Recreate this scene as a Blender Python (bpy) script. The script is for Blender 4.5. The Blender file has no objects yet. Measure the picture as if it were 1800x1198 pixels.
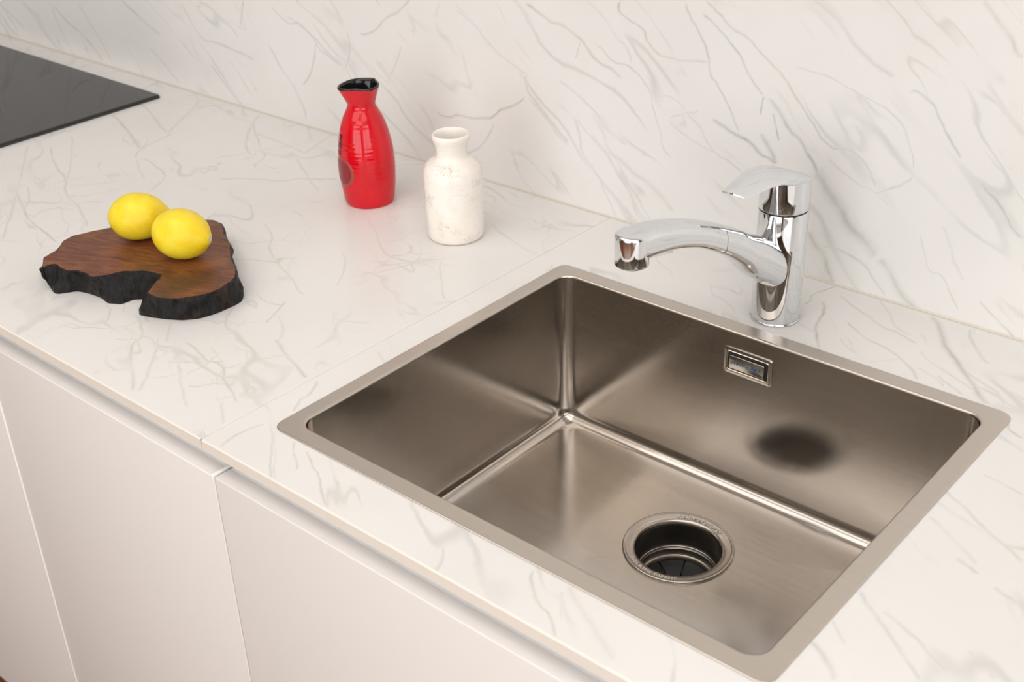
import bpy, bmesh, math, random
from mathutils import Vector, Matrix, noise

# ------------------------------------------------------------------ camera, world, light, exposure
sc = bpy.context.scene
COL = sc.collection
H = 0.88                                   # height of the worktop above the floor; meshes are built relative to the worktop

cam_d = bpy.data.cameras.new('camera')
cam = bpy.data.objects.new('camera', cam_d)
COL.objects.link(cam)
_r = Vector((0.75764053, 0.65192478, -0.03122345))
_u = Vector((-0.29926688, 0.38951384, 0.87104437))
_f = Vector((-0.58001737, 0.65059438, -0.49021097))
cam.matrix_world = Matrix(((_r.x, _u.x, -_f.x, 0.83482), (_r.y, _u.y, -_f.y, -0.58756),
                           (_r.z, _u.z, -_f.z, 0.64369 + H), (0, 0, 0, 1)))
cam_d.sensor_fit = 'HORIZONTAL'
cam_d.sensor_width = 36.0
cam_d.lens = 2178.9 / 1800 * 36.0
cam_d.clip_start = 0.05
cam_d.dof.use_dof = True
cam_d.dof.focus_distance = 1.34
cam_d.dof.aperture_fstop = 9.0
sc.camera = cam
sc.cycles.caustics_reflective = False
sc.cycles.caustics_refractive = False
sc.cycles.max_bounces = 8
sc.cycles.diffuse_bounces = 3
sc.cycles.glossy_bounces = 8

sc.view_settings.view_transform = 'Standard'
sc.view_settings.look = 'None'
sc.view_settings.gamma = 1.0
sc.view_settings.use_curve_mapping = False
sc.view_settings.exposure = -0.93

world = bpy.data.worlds.new('world')
sc.world = world
world.use_nodes = True
bg = world.node_tree.nodes['Background']
bg.inputs['Color'].default_value = (0.95, 0.98, 1.0, 1)
bg.inputs['Strength'].default_value = 1.0


def area_light(name, loc, target, sx, sy, power, color):
    d = bpy.data.lights.new(name, 'AREA')
    d.shape = 'RECTANGLE'
    d.size, d.size_y, d.energy, d.color = sx, sy, power, color
    o = bpy.data.objects.new(name, d)
    COL.objects.link(o)
    o.location = (loc[0], loc[1], loc[2] + H)
    o.rotation_euler = (Vector(target) - Vector(loc)).to_track_quat('-Z', 'Y').to_euler()
    return o


# room: x -3.0 .. 2.6, y -3.4 .. 0.6, floor -0.88, ceiling 1.72 (relative to the worktop)
RX0, RX1, RY0, RY1, RZ1 = -3.0, 2.6, -3.4, 0.6, 1.72
# daylight through the window of the right wall and the window of the wall opposite the worktop
area_light('daylight_right_window', (RX1 + 0.02, -1.5, 0.55), (0, -1.5, 0.55), 2.4, 1.7, 62, (1.0, 0.992, 0.982))
area_light('daylight_front_window', (0.75, RY0 - 0.02, 0.45), (0.75, 0, 0.45), 2.7, 1.9, 88, (1.0, 0.992, 0.982))
# two wide overhead fill lights, added to brighten the worktop from above
for ly_ in (-0.65, -2.2):
    area_light('overhead_fill', (0.2, ly_, RZ1 - 0.03), (0.2, ly_, 0), 3.4, 1.1, 40, (1.0, 0.985, 0.965))
# small ceiling spots
for sx_, sy_ in ((-1.2, -0.5), (0.0, -0.5), (1.2, -0.5), (-1.2, -1.5), (0.0, -1.5), (1.2, -1.5)):
    d_ = bpy.data.lights.new('ceiling_spot', 'POINT')
    d_.energy, d_.shadow_soft_size, d_.color = 2.0, 0.035, (1.0, 0.88, 0.74)
    o_ = bpy.data.objects.new('ceiling_spot', d_)
    COL.objects.link(o_)
    o_.location = (sx_, sy_, RZ1 - 0.06 + H)


# ------------------------------------------------------------------ helpers
def new_obj(name, verts, faces, mat=None, parent=None, smooth=True, loc=None):
    me = bpy.data.meshes.new(name)
    me.from_pydata([tuple(v) for v in verts], [], faces)
    me.update()
    if smooth:
        for p in me.polygons:
            p.use_smooth = True
    return link(name, me, mat, parent, loc)


def link(name, me, mat=None, parent=None, loc=None):
    o = bpy.data.objects.new(name, me)
    COL.objects.link(o)
    if mat is not None:
        for m in (mat if isinstance(mat, (list, tuple)) else [mat]):
            me.materials.append(m)
    if parent is not None:
        o.parent = parent
        if loc is not None:
            o.location = loc
    else:
        o.location = loc if loc is not None else (0, 0, H)
    return o


def empty(name, loc):
    o = bpy.data.objects.new(name, None)
    COL.objects.link(o)
    o.empty_display_size = 0.02
    o.location = (loc[0], loc[1], loc[2] + H)
    return o


def tag(o, label=None, cat=None, group=None, kind=None):
    if label:
        o['label'] = label
    if cat:
        o['category'] = cat
    if group:
        o['group'] = group
    if kind:
        o['kind'] = kind
    return o


def autosmooth(o, deg=35):
    me = o.data
    bm = bmesh.new()
    bm.from_mesh(me)
    bmesh.ops.recalc_face_normals(bm, faces=bm.faces)
    for e in bm.edges:
        if len(e.link_faces) == 2:
            e.smooth = e.calc_face_angle(0) < math.radians(deg)
    for f in bm.faces:
        f.smooth = True
    bm.to_mesh(me)
    bm.free()
    return o


def loft(rings, cap0=False, cap1=False, closed=True):
    n = len(rings[0])
    verts = [v for r in rings for v in r]
    faces = []
    for i in range(len(rings) - 1):
        for j in range(n if closed else n - 1):
            k = (j + 1) % n
            faces.append((i * n + j, i * n + k, (i + 1) * n + k, (i + 1) * n + j))
    if cap0:
        faces.append(tuple(range(n - 1, -1, -1)))
    if cap1:
        b = (len(rings) - 1) * n
        faces.append(tuple(range(b, b + n)))
    return verts, faces


def circle(r, z, n=64, cx=0, cy=0):
    return [(cx + r * math.cos(2 * math.pi * i / n), cy + r * math.sin(2 * math.pi * i / n), z) for i in range(n)]


def lathe(profile, n=64, cx=0, cy=0, cap0=False, cap1=False):
    return loft([circle(r, z, n, cx, cy) for r, z in profile], cap0, cap1)


def rrect(x0, x1, y0, y1, r, z, seg=8, sub=0):
    pts = []
    for cx, cy, a0 in ((x1 - r, y0 + r, -90), (x1 - r, y1 - r, 0), (x0 + r, y1 - r, 90), (x0 + r, y0 + r, 180)):
        for i in range(seg + 1):
            a = math.radians(a0 + 90 * i / seg)
            pts.append((cx + r * math.cos(a), cy + r * math.sin(a), z))
    if sub:                                   # extra points along the straight sides
        out = []
        for i, p in enumerate(pts):
            out.append(p)
            if i % (seg + 1) == seg:
                q = pts[(i + 1) % len(pts)]
                out += [tuple(p[k] + (q[k] - p[k]) * j / (sub + 1) for k in range(3)) for j in range(1, sub + 1)]
        return out
    return pts


def box(name, lo, hi, mat, parent=None, bevel=0.0, seg=2, loc=None):
    bm = bmesh.new()
    bmesh.ops.create_cube(bm, size=1)
    for v in bm.verts:
        v.co = Vector([(lo[i] + hi[i]) / 2 + v.co[i] * (hi[i] - lo[i]) for i in range(3)])
    if bevel:
        bmesh.ops.bevel(bm, geom=list(bm.edges), offset=bevel, segments=seg, profile=0.5, affect='EDGES')
    me = bpy.data.meshes.new(name)
    bm.to_mesh(me)
    bm.free()
    o = link(name, me, mat, parent, loc)
    if bevel:
        autosmooth(o, 40)
    return o


def interp(tab, x):
    if x <= tab[0][0]:
        return tab[0][1]
    for (a, b), (c, d) in zip(tab, tab[1:]):
        if x <= c:
            t = (x - a) / (c - a)
            return b + (d - b) * t
    return tab[-1][1]


def cinterp(tab, x):
    """smooth (Catmull-Rom) table lookup"""
    n = len(tab)
    if x <= tab[0][0]:
        return tab[0][1]
    if x >= tab[-1][0]:
        return tab[-1][1]
    for i in range(n - 1):
        if x <= tab[i + 1][0]:
            break
    x1, y1 = tab[i]
    x2, y2 = tab[i + 1]
    m1 = (y2 - tab[i - 1][1]) / (x2 - tab[i - 1][0]) if i > 0 else (y2 - y1) / (x2 - x1)
    m2 = (tab[i + 2][1] - y1) / (tab[i + 2][0] - x1) if i + 2 < n else (y2 - y1) / (x2 - x1)
    h = x2 - x1
    t = (x - x1) / h
    return ((2 * t ** 3 - 3 * t ** 2 + 1) * y1 + (t ** 3 - 2 * t ** 2 + t) * h * m1
            + (-2 * t ** 3 + 3 * t ** 2) * y2 + (t ** 3 - t ** 2) * h * m2)


def srgb(r, g, b):
    f = lambda c: (c / 255 / 12.92) if c / 255 <= 0.04045 else ((c / 255 + 0.055) / 1.055) ** 2.4
    return (f(r), f(g), f(b), 1.0)


# ------------------------------------------------------------------ materials
class NT:
    """small node-tree writer"""
    def __init__(self, name):
        self.m = bpy.data.materials.new(name)
        self.m.use_nodes = True
        self.t = self.m.node_tree
        self.b = self.t.nodes['Principled BSDF']

    def n(self, kind, **kw):
        nd = self.t.nodes.new('ShaderNode' + kind)
        for k, v in kw.items():
            setattr(nd, k, v)
        return nd

    def put(self, sock, v):
        if isinstance(v, bpy.types.NodeSocket):
            self.t.links.new(v, sock)
        else:
            sock.default_value = v

    def math(self, op, a, b=None, c=None, clamp=False):
        nd = self.n('Math', operation=op)
        nd.use_clamp = clamp
        for i, v in enumerate((a, b, c)):
            if v is not None:
                self.put(nd.inputs[i], v)
        return nd.outputs[0]

    def vmath(self, op, a, b=None):
        nd = self.n('VectorMath', operation=op)
        self.put(nd.inputs[0], a)
        if b is not None:
            self.put(nd.inputs[1], b)
        return nd.outputs['Value'] if op in ('DOT_PRODUCT', 'LENGTH', 'DISTANCE') else nd.outputs[0]

    def scale(self, v, s):
        nd = self.n('VectorMath', operation='SCALE')
        self.put(nd.inputs[0], v)
        self.put(nd.inputs['Scale'], s)
        return nd.outputs[0]

    def coords(self, scale=(1, 1, 1), rot=(0, 0, 0), loc=(0, 0, 0)):
        tc = self.n('TexCoord')
        mp = self.n('Mapping')
        mp.inputs['Scale'].default_value = scale
        mp.inputs['Rotation'].default_value = rot
        mp.inputs['Location'].default_value = loc
        self.t.links.new(tc.outputs['Object'], mp.inputs['Vector'])
        return mp.outputs[0]

    def noise(self, vec, scale, detail=3, rough=0.55, dist=0.0, col=False):
        nd = self.n('TexNoise')
        self.put(nd.inputs['Vector'], vec)
        nd.inputs['Scale'].default_value = scale
        nd.inputs['Detail'].default_value = detail
        nd.inputs['Roughness'].default_value = rough
        nd.inputs['Distortion'].default_value = dist
        return nd.outputs['Color' if col else 'Fac']

    def smooth(self, v, a, b, lo=0.0, hi=1.0):
        nd = self.n('MapRange', interpolation_type='SMOOTHSTEP')
        self.put(nd.inputs['Value'], v)
        for k, x in (('From Min', a), ('From Max', b), ('To Min', lo), ('To Max', hi)):
            self.put(nd.inputs[k], x)
        return nd.outputs['Result']

    def lin(self, v, a, b, lo=0.0, hi=1.0):
        nd = self.n('MapRange')
        self.put(nd.inputs['Value'], v)
        for k, x in (('From Min', a), ('From Max', b), ('To Min', lo), ('To Max', hi)):
            self.put(nd.inputs[k], x)
        return nd.outputs['Result']

    def mix(self, f, a, b, blend='MIX'):
        nd = self.n('Mix', data_type='RGBA', blend_type=blend)
        self.put(nd.inputs['Factor'], f)
        self.put(nd.inputs['A'] if False else nd.inputs[6], a)
        self.put(nd.inputs[7], b)
        return nd.outputs[2]

    def bump(self, height, strength=0.2, dist=0.001):
        nd = self.n('Bump')
        nd.inputs['Strength'].default_value = strength
        nd.inputs['Distance'].default_value = dist
        self.put(nd.inputs['Height'], height)
        self.t.links.new(nd.outputs[0], self.b.inputs['Normal'])

    def set(self, **kw):
        for k, v in kw.items():
            self.put(self.b.inputs[k.replace('_', ' ')], v)
        return self.m


def plain(name, col, rough=0.4, metal=0.0, **kw):
    t = NT(name)
    return t.set(Base_Color=col, Roughness=rough, Metallic=metal, **kw)


def metal_mat(name, col, rough, brush=None, var=0.04, bump=0.0):
    """steel: brushed grain from a noise stretched along one axis"""
    t = NT(name)
    v = t.coords(scale=brush or (60, 60, 60))
    f = t.noise(v, 6.0, 3, 0.6)
    big = t.noise(t.coords(scale=(9, 9, 9)), 1.0, 3)
    r = t.math('MULTIPLY_ADD', f, var * 2, rough - var)
    r = t.math('MULTIPLY_ADD', big, 0.06, t.math('SUBTRACT', r, 0.03))
    c = t.mix(f, tuple(x * 0.94 for x in col[:3]) + (1,), tuple(min(1, x * 1.05) for x in col[:3]) + (1,))
    t.set(Base_Color=c, Roughness=r, Metallic=1.0)
    if bump:
        t.bump(f, bump, 0.0004)
    return t.m


BASE = (0.80, 0.784, 0.763, 1)
VEIN = (0.33, 0.335, 0.315, 1)


ANG = {'marble_wall': math.radians(-41), 'marble_worktop_left': math.radians(-29), 'marble_worktop_right': math.radians(-35)}
STR = {'marble_wall': 2.4, 'marble_worktop_left': 1.3, 'marble_worktop_right': 2.0}


def marble(name, veins, plane):
    t = NT(name)
    tc = t.n('TexCoord')
    P = tc.outputs['Object']
    # jagged wander of the veins
    w1 = t.scale(t.vmath('SUBTRACT', t.noise(P, 26, 3, 0.6, col=True), (0.5, 0.5, 0.5)), 0.009)
    Pw = t.vmath('ADD', P, w1)
    sep = t.n('SeparateXYZ')
    t.put(sep.inputs[0], Pw)
    cmb = t.n('CombineXYZ')
    t.put(cmb.inputs[0], sep.outputs['X'])
    t.put(cmb.inputs[1], sep.outputs['Z' if plane == 'xz' else 'Y'])
    cmb.inputs[2].default_value = 1.0
    Q = cmb.outputs[0]
    acc = None
    for dx, dy, w, st, pts in veins:
        rnd = random.Random(int(abs(pts[0][1]) * 10000))
        u0, u1 = pts[0][0], pts[-1][0]
        L = u1 - u0
        v0 = min(p[1] for p in pts)
        vr = max(max(p[1] for p in pts) - v0, 1e-4)
        tt = t.vmath('DOT_PRODUCT', Q, (dx / L, dy / L, -u0 / L))
        fc = t.n('FloatCurve')
        cv = fc.mapping.curves[0]
        fc.mapping.use_clip = False
        while len(cv.points) < len(pts):
            cv.points.new(0.5, 0.5)
        for i, (u, v) in enumerate(pts):
            cv.points[i].location = ((u - u0) / L, (v - v0) / vr)
        fc.mapping.update()
        t.put(fc.inputs['Value'], tt)
        mv = t.vmath('DOT_PRODUCT', Q, (dy, -dx, v0))        # minus v
        d = t.math('ABSOLUTE', t.math('MULTIPLY_ADD', fc.outputs[0], vr, mv))
        g = t.lin(d, w * 1.1, 0.0)
        rp = t.n('ValToRGB')
        e = rp.color_ramp.elements
        e[0].position, e[0].color = 0.0, (0, 0, 0, 1)
        e[1].position, e[1].color = 1.0, (0, 0, 0, 1)
        for pos in (0.05, 0.28, 0.5, 0.72, 0.95):
            s = math.sqrt(min(1.0, st * 1.15) * rnd.uniform(0.6, 1.0))
            ne = e.new(pos)
            ne.color = (s, s, s, 1)
        t.put(rp.inputs[0], tt)
        g = t.math('MULTIPLY', g, rp.outputs[0])
        acc = g if acc is None else t.math('MAXIMUM', acc, g)
    # patchy strength
    pat = t.noise(P, 38, 3, 0.6)
    main = t.math('MULTIPLY', t.math('POWER', acc, 2.0) if acc is not None else 0.0, t.lin(pat, 0.25, 0.7, 0.4, 1.0))
    # fine veins between the main ones
    mp = t.n('Mapping', vector_type='TEXTURE')      # turn first, then stretch along the run of the veins
    mp.inputs['Rotation'].default_value = (0, -ANG[name], 0) if plane == 'xz' else (0, 0, ANG[name])
    mp.inputs['Scale'].default_value = (STR[name], 1.0, 0.6) if plane == 'xz' else (STR[name], 0.7, 1.0)
    t.put(mp.inputs[0], Pw)
    f1 = t.noise(mp.outputs[0], 3.4, 3, 0.45)
    r1 = t.smooth(t.math('ABSOLUTE', t.math('SUBTRACT', f1, 0.5)), 0.010, 0.0)
    k1 = t.smooth(t.noise(P, 6.5, 2), 0.42, 0.62)
    f2 = t.noise(mp.outputs[0], 7.0, 3, 0.5)
    r2 = t.smooth(t.math('ABSOLUTE', t.math('SUBTRACT', f2, 0.47)), 0.013, 0.0)
    k2 = t.smooth(t.noise(P, 11, 2), 0.45, 0.66)
    fine = t.math('MAXIMUM', t.math('MULTIPLY', t.math('MULTIPLY', r1, k1), 0.34),
                  t.math('MULTIPLY', t.math('MULTIPLY', r2, k2), 0.30))
    if name == 'marble_worktop_left':          # faint crackle between the veins of this slab
        vo = t.n('TexVoronoi', feature='DISTANCE_TO_EDGE')
        w3 = t.scale(t.vmath('SUBTRACT', t.noise(P, 9, 3, 0.6, col=True), (0.5, 0.5, 0.5)), 0.10)
        t.put(vo.inputs['Vector'], t.vmath('ADD', P, w3))
        vo.inputs['Scale'].default_value = 11.0
        cr = t.smooth(vo.outputs['Distance'], 0.022, 0.0)
        km = t.smooth(t.noise(P, 7.5, 3), 0.47, 0.66)
        fine = t.math('MAXIMUM', fine, t.math('MULTIPLY', t.math('MULTIPLY', cr, km), 0.36))
    fac = t.math('MULTIPLY', t.math('MAXIMUM', main, fine), 0.84)
    cloud = t.noise(P, 5.0, 4, 0.6)
    base = t.mix(t.smooth(cloud, 0.35, 0.75), BASE, (BASE[0] * 0.955, BASE[1] * 0.955, BASE[2] * 0.95, 1))
    green = t.smooth(t.noise(P, 9, 1), 0.5, 0.65)
    vcol = t.mix(green, VEIN, (0.37, 0.36, 0.27, 1))
    col = t.mix(fac, base, vcol)
    t.set(Base_Color=col, Roughness=0.27, IOR=1.45)
    t.b.inputs['Specular IOR Level'].default_value = 0.42
    return t.m



def vein_strips(name, veins, plane, x0, x1, target):
    """cut a slab into upright strips; each strip's material holds only the veins that cross it (same pattern, no seams)"""
    ext = []
    for v in veins:
        xs = [v[0] * u - v[1] * w for u, w in v[4]]
        ext.append((min(xs) - v[2] - 0.008, max(xs) + v[2] + 0.008))
    lo, hi = min(e[0] for e in ext), max(e[1] for e in ext)
    cuts = [max(lo, x0 + 0.01)]
    end = min(hi, x1 - 0.01)
    step = 0.01
    x = cuts[0]
    while x < end:
        y = x + 3 * step
        while y < end and sum(1 for a, b in ext if b > x and a < y + step) <= target:
            y += step
        x = min(y, end)
        cuts.append(x)
    cuts = [x0] + cuts + [x1]
    out = []
    for a, b in zip(cuts, cuts[1:]):
        sub = [v for v, (p, q) in zip(veins, ext) if q > a and p < b]
        out.append((a, b, marble(name, sub, plane)))
    return out

VEINS_W = [[0.1736,-0.9848,0.004,1.0,[[-0.2776,0.0333],[-0.2688,0.0187],[-0.2559,0.0299],[-0.2429,0.05],[-0.2303,0.0546],[-0.2176,0.0656],[-0.2119,0.075]]],
[0.9962,-0.0872,0.0024,0.6,[[0.0072,0.2261],[0.0176,0.2241],[0.0424,0.2267],[0.0784,0.2329]]],
[0.4226,-0.9063,0.0026,0.75,[[-0.236,0.1806],[-0.2128,0.1814],[-0.1926,0.1861],[-0.1654,0.1855],[-0.1527,0.1816],[-0.1377,0.186],[-0.1172,0.1907],[-0.1019,0.1923],[-0.0867,0.1928],[-0.0745,0.1944]]],
[0.8434,-0.5373,0.0045,1.0,[[0.0017,0.1916],[0.0196,0.1957],[0.035,0.1989],[0.0435,0.2014],[0.0602,0.2046],[0.0756,0.2035],[0.0893,0.2084],[0.0949,0.2067]]],
[0.8192,-0.5736,0.003,0.7,[[-0.0966,0.2907],[-0.089,0.2924],[-0.0744,0.2926],[-0.0551,0.2906],[-0.026,0.2981],[-0.0018,0.297],[0.0256,0.2952],[0.0471,0.2902],[0.0562,0.2882]]],
[0.8192,-0.5736,0.003,0.65,[[0.0292,0.2946],[0.0541,0.2889],[0.0777,0.2847],[0.0984,0.2804],[0.1122,0.2776],[0.1291,0.2842],[0.1458,0.2937],[0.1595,0.2939],[0.1737,0.2888],[0.1879,0.2807]]],
[0.7373,-0.6756,0.003,0.6,[[-0.1253,0.264],[-0.0962,0.2684],[-0.0674,0.2696],[-0.0428,0.2653],[-0.0263,0.2638],[-0.0076,0.2619]]],
[0.766,-0.6428,0.005,0.8,[[0.0033,0.2612],[0.0147,0.2657],[0.0318,0.2644],[0.0475,0.2613],[0.0645,0.2632],[0.0816,0.2587],[0.1001,0.2559],[0.116,0.2496],[0.1401,0.2475],[0.1623,0.2501]]],
[0.766,-0.6428,0.014,0.8,[[0.0997,0.25],[0.1103,0.2526],[0.1342,0.2499],[0.1544,0.2481],[0.1748,0.2436],[0.1945,0.2473],[0.2099,0.245],[0.22,0.2441]]],
[0.7373,-0.6756,0.009,0.7,[[0.2091,0.2534],[0.221,0.2561],[0.2356,0.2529],[0.2548,0.2505],[0.2729,0.2535],[0.2811,0.2534]]],
[-0.0872,-0.9962,0.0025,0.8,[[-0.2144,0.1533],[-0.2033,0.1512],[-0.1911,0.1532]]],
[0.3007,-0.9537,0.0025,0.8,[[-0.1204,0.2297],[-0.1039,0.2306],[-0.0874,0.2304]]],
[0.5736,-0.8192,0.006,0.7,[[-0.0307,0.2279],[-0.0117,0.2301],[0.0078,0.228]]],
[0.866,-0.5,0.005,0.45,[[0.034,0.3797],[0.0427,0.3818],[0.0685,0.381],[0.0931,0.3748],[0.1101,0.372],[0.1301,0.3717],[0.1555,0.3737]]],
[0.8434,-0.5373,0.003,0.7,[[0.1559,0.3781],[0.1785,0.3868],[0.1949,0.382],[0.2062,0.3775],[0.2138,0.3745],[0.2245,0.3707],[0.2441,0.3651]]],
[0.7071,-0.7071,0.0024,0.5,[[-0.0279,0.3113],[-0.0026,0.3321],[0.0095,0.3412],[0.0276,0.3505],[0.0474,0.3608],[0.0605,0.3684],[0.0743,0.3753],[0.0939,0.3775],[0.1113,0.3728],[0.1293,0.3652],[0.1427,0.3537]]],
[0.766,0.6428,0.0024,0.5,[[0.3149,-0.1087],[0.3349,-0.1118],[0.3497,-0.1147],[0.3648,-0.1113]]],
[0.6756,-0.7373,0.005,0.5,[[0.0201,0.5201],[0.0433,0.5212],[0.0603,0.5223],[0.0792,0.5202],[0.0882,0.5216]]],
[0.887,-0.4617,0.003,0.4,[[0.158,0.2484],[0.1774,0.2463],[0.1999,0.247],[0.2241,0.2521],[0.2441,0.2484]]],
[0.766,-0.6428,0.005,0.75,[[0.2212,0.3912],[0.2284,0.393],[0.2465,0.3935],[0.266,0.3908],[0.2793,0.3874],[0.2925,0.3896]]],
[0.9063,-0.4226,0.003,0.55,[[0.2146,0.1473],[0.2199,0.1494],[0.2445,0.1588],[0.2665,0.1614],[0.2823,0.1563],[0.2968,0.15],[0.307,0.1471]]],
[0.5373,-0.8434,0.008,0.7,[[0.081,0.2331],[0.1002,0.234],[0.1145,0.2374],[0.1305,0.2336],[0.1477,0.2334]]],
[0.8192,-0.5736,0.0022,0.45,[[0.2497,0.2817],[0.2622,0.2755],[0.2772,0.2668],[0.2893,0.26],[0.3007,0.2661],[0.3178,0.26],[0.3396,0.2514]]],
[0.8192,-0.5736,0.003,0.5,[[0.3429,0.2785],[0.3594,0.2776],[0.3767,0.278],[0.3961,0.2784]]],
[0.5373,-0.8434,0.0035,0.35,[[0.1206,0.3823],[0.1389,0.3848],[0.1589,0.3812],[0.187,0.3811]]],
[0.887,-0.4617,0.004,0.7,[[-0.2732,0.145],[-0.2582,0.1475],[-0.2299,0.1489],[-0.1994,0.1576],[-0.1774,0.1575],[-0.1557,0.1518],[-0.1428,0.1507],[-0.12,0.1542],[-0.1019,0.1545]]],
[-0.3827,-0.9239,0.002,0.8,[[-0.1683,-0.1613],[-0.1451,-0.1609]]],
[0.8192,-0.5736,0.0024,0.6,[[-0.1806,0.1393],[-0.1714,0.1452],[-0.1456,0.1462],[-0.1245,0.158],[-0.1087,0.1586],[-0.0903,0.1557],[-0.0703,0.1419],[-0.0443,0.1246],[-0.0276,0.1132],[-0.012,0.112]]],
[0.5373,-0.8434,0.003,0.35,[[-0.2704,0.0787],[-0.2429,0.0932],[-0.2124,0.0993],[-0.1885,0.1063],[-0.175,0.0996]]],
[0.8192,-0.5736,0.007,0.42,[[-0.1196,0.0473],[-0.0968,0.0445],[-0.0646,0.0523],[-0.0398,0.0556],[-0.0166,0.0608],[0.017,0.0607],[0.0327,0.0576]]],
[0.7934,-0.6088,0.0024,0.5,[[-0.0429,0.1704],[-0.0215,0.1721],[0.0008,0.165],[0.0144,0.1643],[0.0342,0.1713],[0.0597,0.1751]]],
[0.9397,-0.342,0.002,0.4,[[-0.05,0.1745],[-0.0377,0.1717],[-0.0086,0.1815],[0.0103,0.1754]]],
[0.9397,0.342,0.002,0.5,[[0.0955,0.1239],[0.1203,0.1267],[0.1405,0.1247]]],
[0.9063,-0.4226,0.002,0.4,[[-0.0201,0.1551],[-0.0001,0.1496],[0.0275,0.1514],[0.0496,0.1573]]],
[0.887,-0.4617,0.003,0.4,[[-0.1826,0.0861],[-0.1598,0.0922],[-0.1276,0.0916],[-0.1012,0.0836]]],
[0.7934,-0.6088,0.004,0.4,[[-0.2181,-0.0009],[-0.1903,0.002],[-0.155,-0.0007],[-0.131,0.0018]]],
[-0.9239,-0.3827,0.0032,0.75,[[0.2567,-0.3572],[0.2891,-0.3481],[0.3187,-0.3454],[0.3622,-0.3342],[0.384,-0.3408]]],
[-0.342,-0.9397,0.0026,0.7,[[0.0187,-0.5379],[0.0361,-0.5265],[0.0622,-0.5248],[0.075,-0.5339]]],
[0.9239,-0.3827,0.003,0.65,[[-0.6609,-0.0973],[-0.6258,-0.0871],[-0.6005,-0.0904],[-0.5657,-0.1002],[-0.5301,-0.0983]]],
[0.887,-0.4617,0.003,0.45,[[-0.6378,-0.1116],[-0.6006,-0.1107],[-0.5639,-0.1099],[-0.5391,-0.111]]],
[0.9914,0.1305,0.0034,0.85,[[-0.3292,0.1268],[-0.3168,0.1186],[-0.3034,0.1157],[-0.2851,0.1208],[-0.2514,0.1194],[-0.221,0.1227],[-0.2027,0.1338],[-0.1825,0.1399],[-0.1547,0.156]]],
[-0.7373,-0.6756,0.0032,0.6,[[0.1124,-0.2255],[0.1461,-0.2107],[0.1704,-0.2102],[0.1906,-0.2188]]],
[0.4226,-0.9063,0.005,0.5,[[-0.2223,-0.0836],[-0.201,-0.0944],[-0.185,-0.0889],[-0.1524,-0.0749],[-0.1196,-0.0593]]],
[0.866,-0.5,0.003,0.35,[[-0.3682,0.0487],[-0.3316,0.0539],[-0.3008,0.0488],[-0.276,0.048],[-0.2465,0.0513],[-0.2278,0.0548]]],
[-0.5,-0.866,0.003,0.6,[[0.1812,-0.5743],[0.2039,-0.5637],[0.2297,-0.5647],[0.2563,-0.5767]]],
[-0.5,-0.866,0.003,0.4,[[0.0595,-0.4297],[0.0882,-0.4248],[0.1162,-0.4303]]],
[0.7934,-0.6088,0.004,0.55,[[-1.186,-0.8063],[-1.147,-0.8071],[-1.0948,-0.8095],[-1.0634,-0.8075]]],
[0.8434,-0.5373,0.0036,0.7,[[-1.1651,-0.6261],[-1.115,-0.633],[-1.0569,-0.6233],[-0.998,-0.6332]]],
[0.6088,-0.7934,0.0036,0.6,[[-0.8376,-0.9109],[-0.7905,-0.9096],[-0.7455,-0.9051],[-0.7088,-0.9088]]],
[0.9063,-0.4226,0.004,0.6,[[-1.4016,-0.584],[-1.3179,-0.5855]]],
[0.9063,-0.4226,0.005,0.55,[[-1.0374,-0.3377],[-0.9936,-0.3417],[-0.9511,-0.3404],[-0.925,-0.3383]]],
[0.8192,-0.5736,0.0034,0.65,[[-0.8746,-0.5425],[-0.8264,-0.5363],[-0.7804,-0.5411]]],
[0.866,-0.5,0.0045,0.6,[[-0.8648,-0.3203],[-0.835,-0.3358],[-0.801,-0.3479],[-0.7745,-0.3343],[-0.718,-0.3077],[-0.6741,-0.2929]]],
[0.7934,-0.6088,0.0032,0.65,[[-0.7129,-0.4702],[-0.6838,-0.4756],[-0.6463,-0.4761],[-0.6168,-0.4713]]],
[0.887,-0.4617,0.0032,0.7,[[-0.6835,-0.1441],[-0.6526,-0.1566],[-0.6172,-0.1412],[-0.5823,-0.14],[-0.546,-0.1443],[-0.5227,-0.1406]]],
[0.4617,-0.887,0.004,0.5,[[-0.4256,-0.5626],[-0.3834,-0.5564],[-0.3295,-0.5424],[-0.2949,-0.5522]]],
[0.9063,-0.4226,0.004,0.5,[[-0.8482,-0.2242],[-0.792,-0.2125],[-0.7421,-0.2222]]],
[-0.3827,-0.9239,0.003,0.6,[[0.1197,-0.7543],[0.1632,-0.7534]]],
[-0.3827,-0.9239,0.003,0.6,[[0.0915,-0.5917],[0.1288,-0.5872],[0.1545,-0.59]]]]
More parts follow.
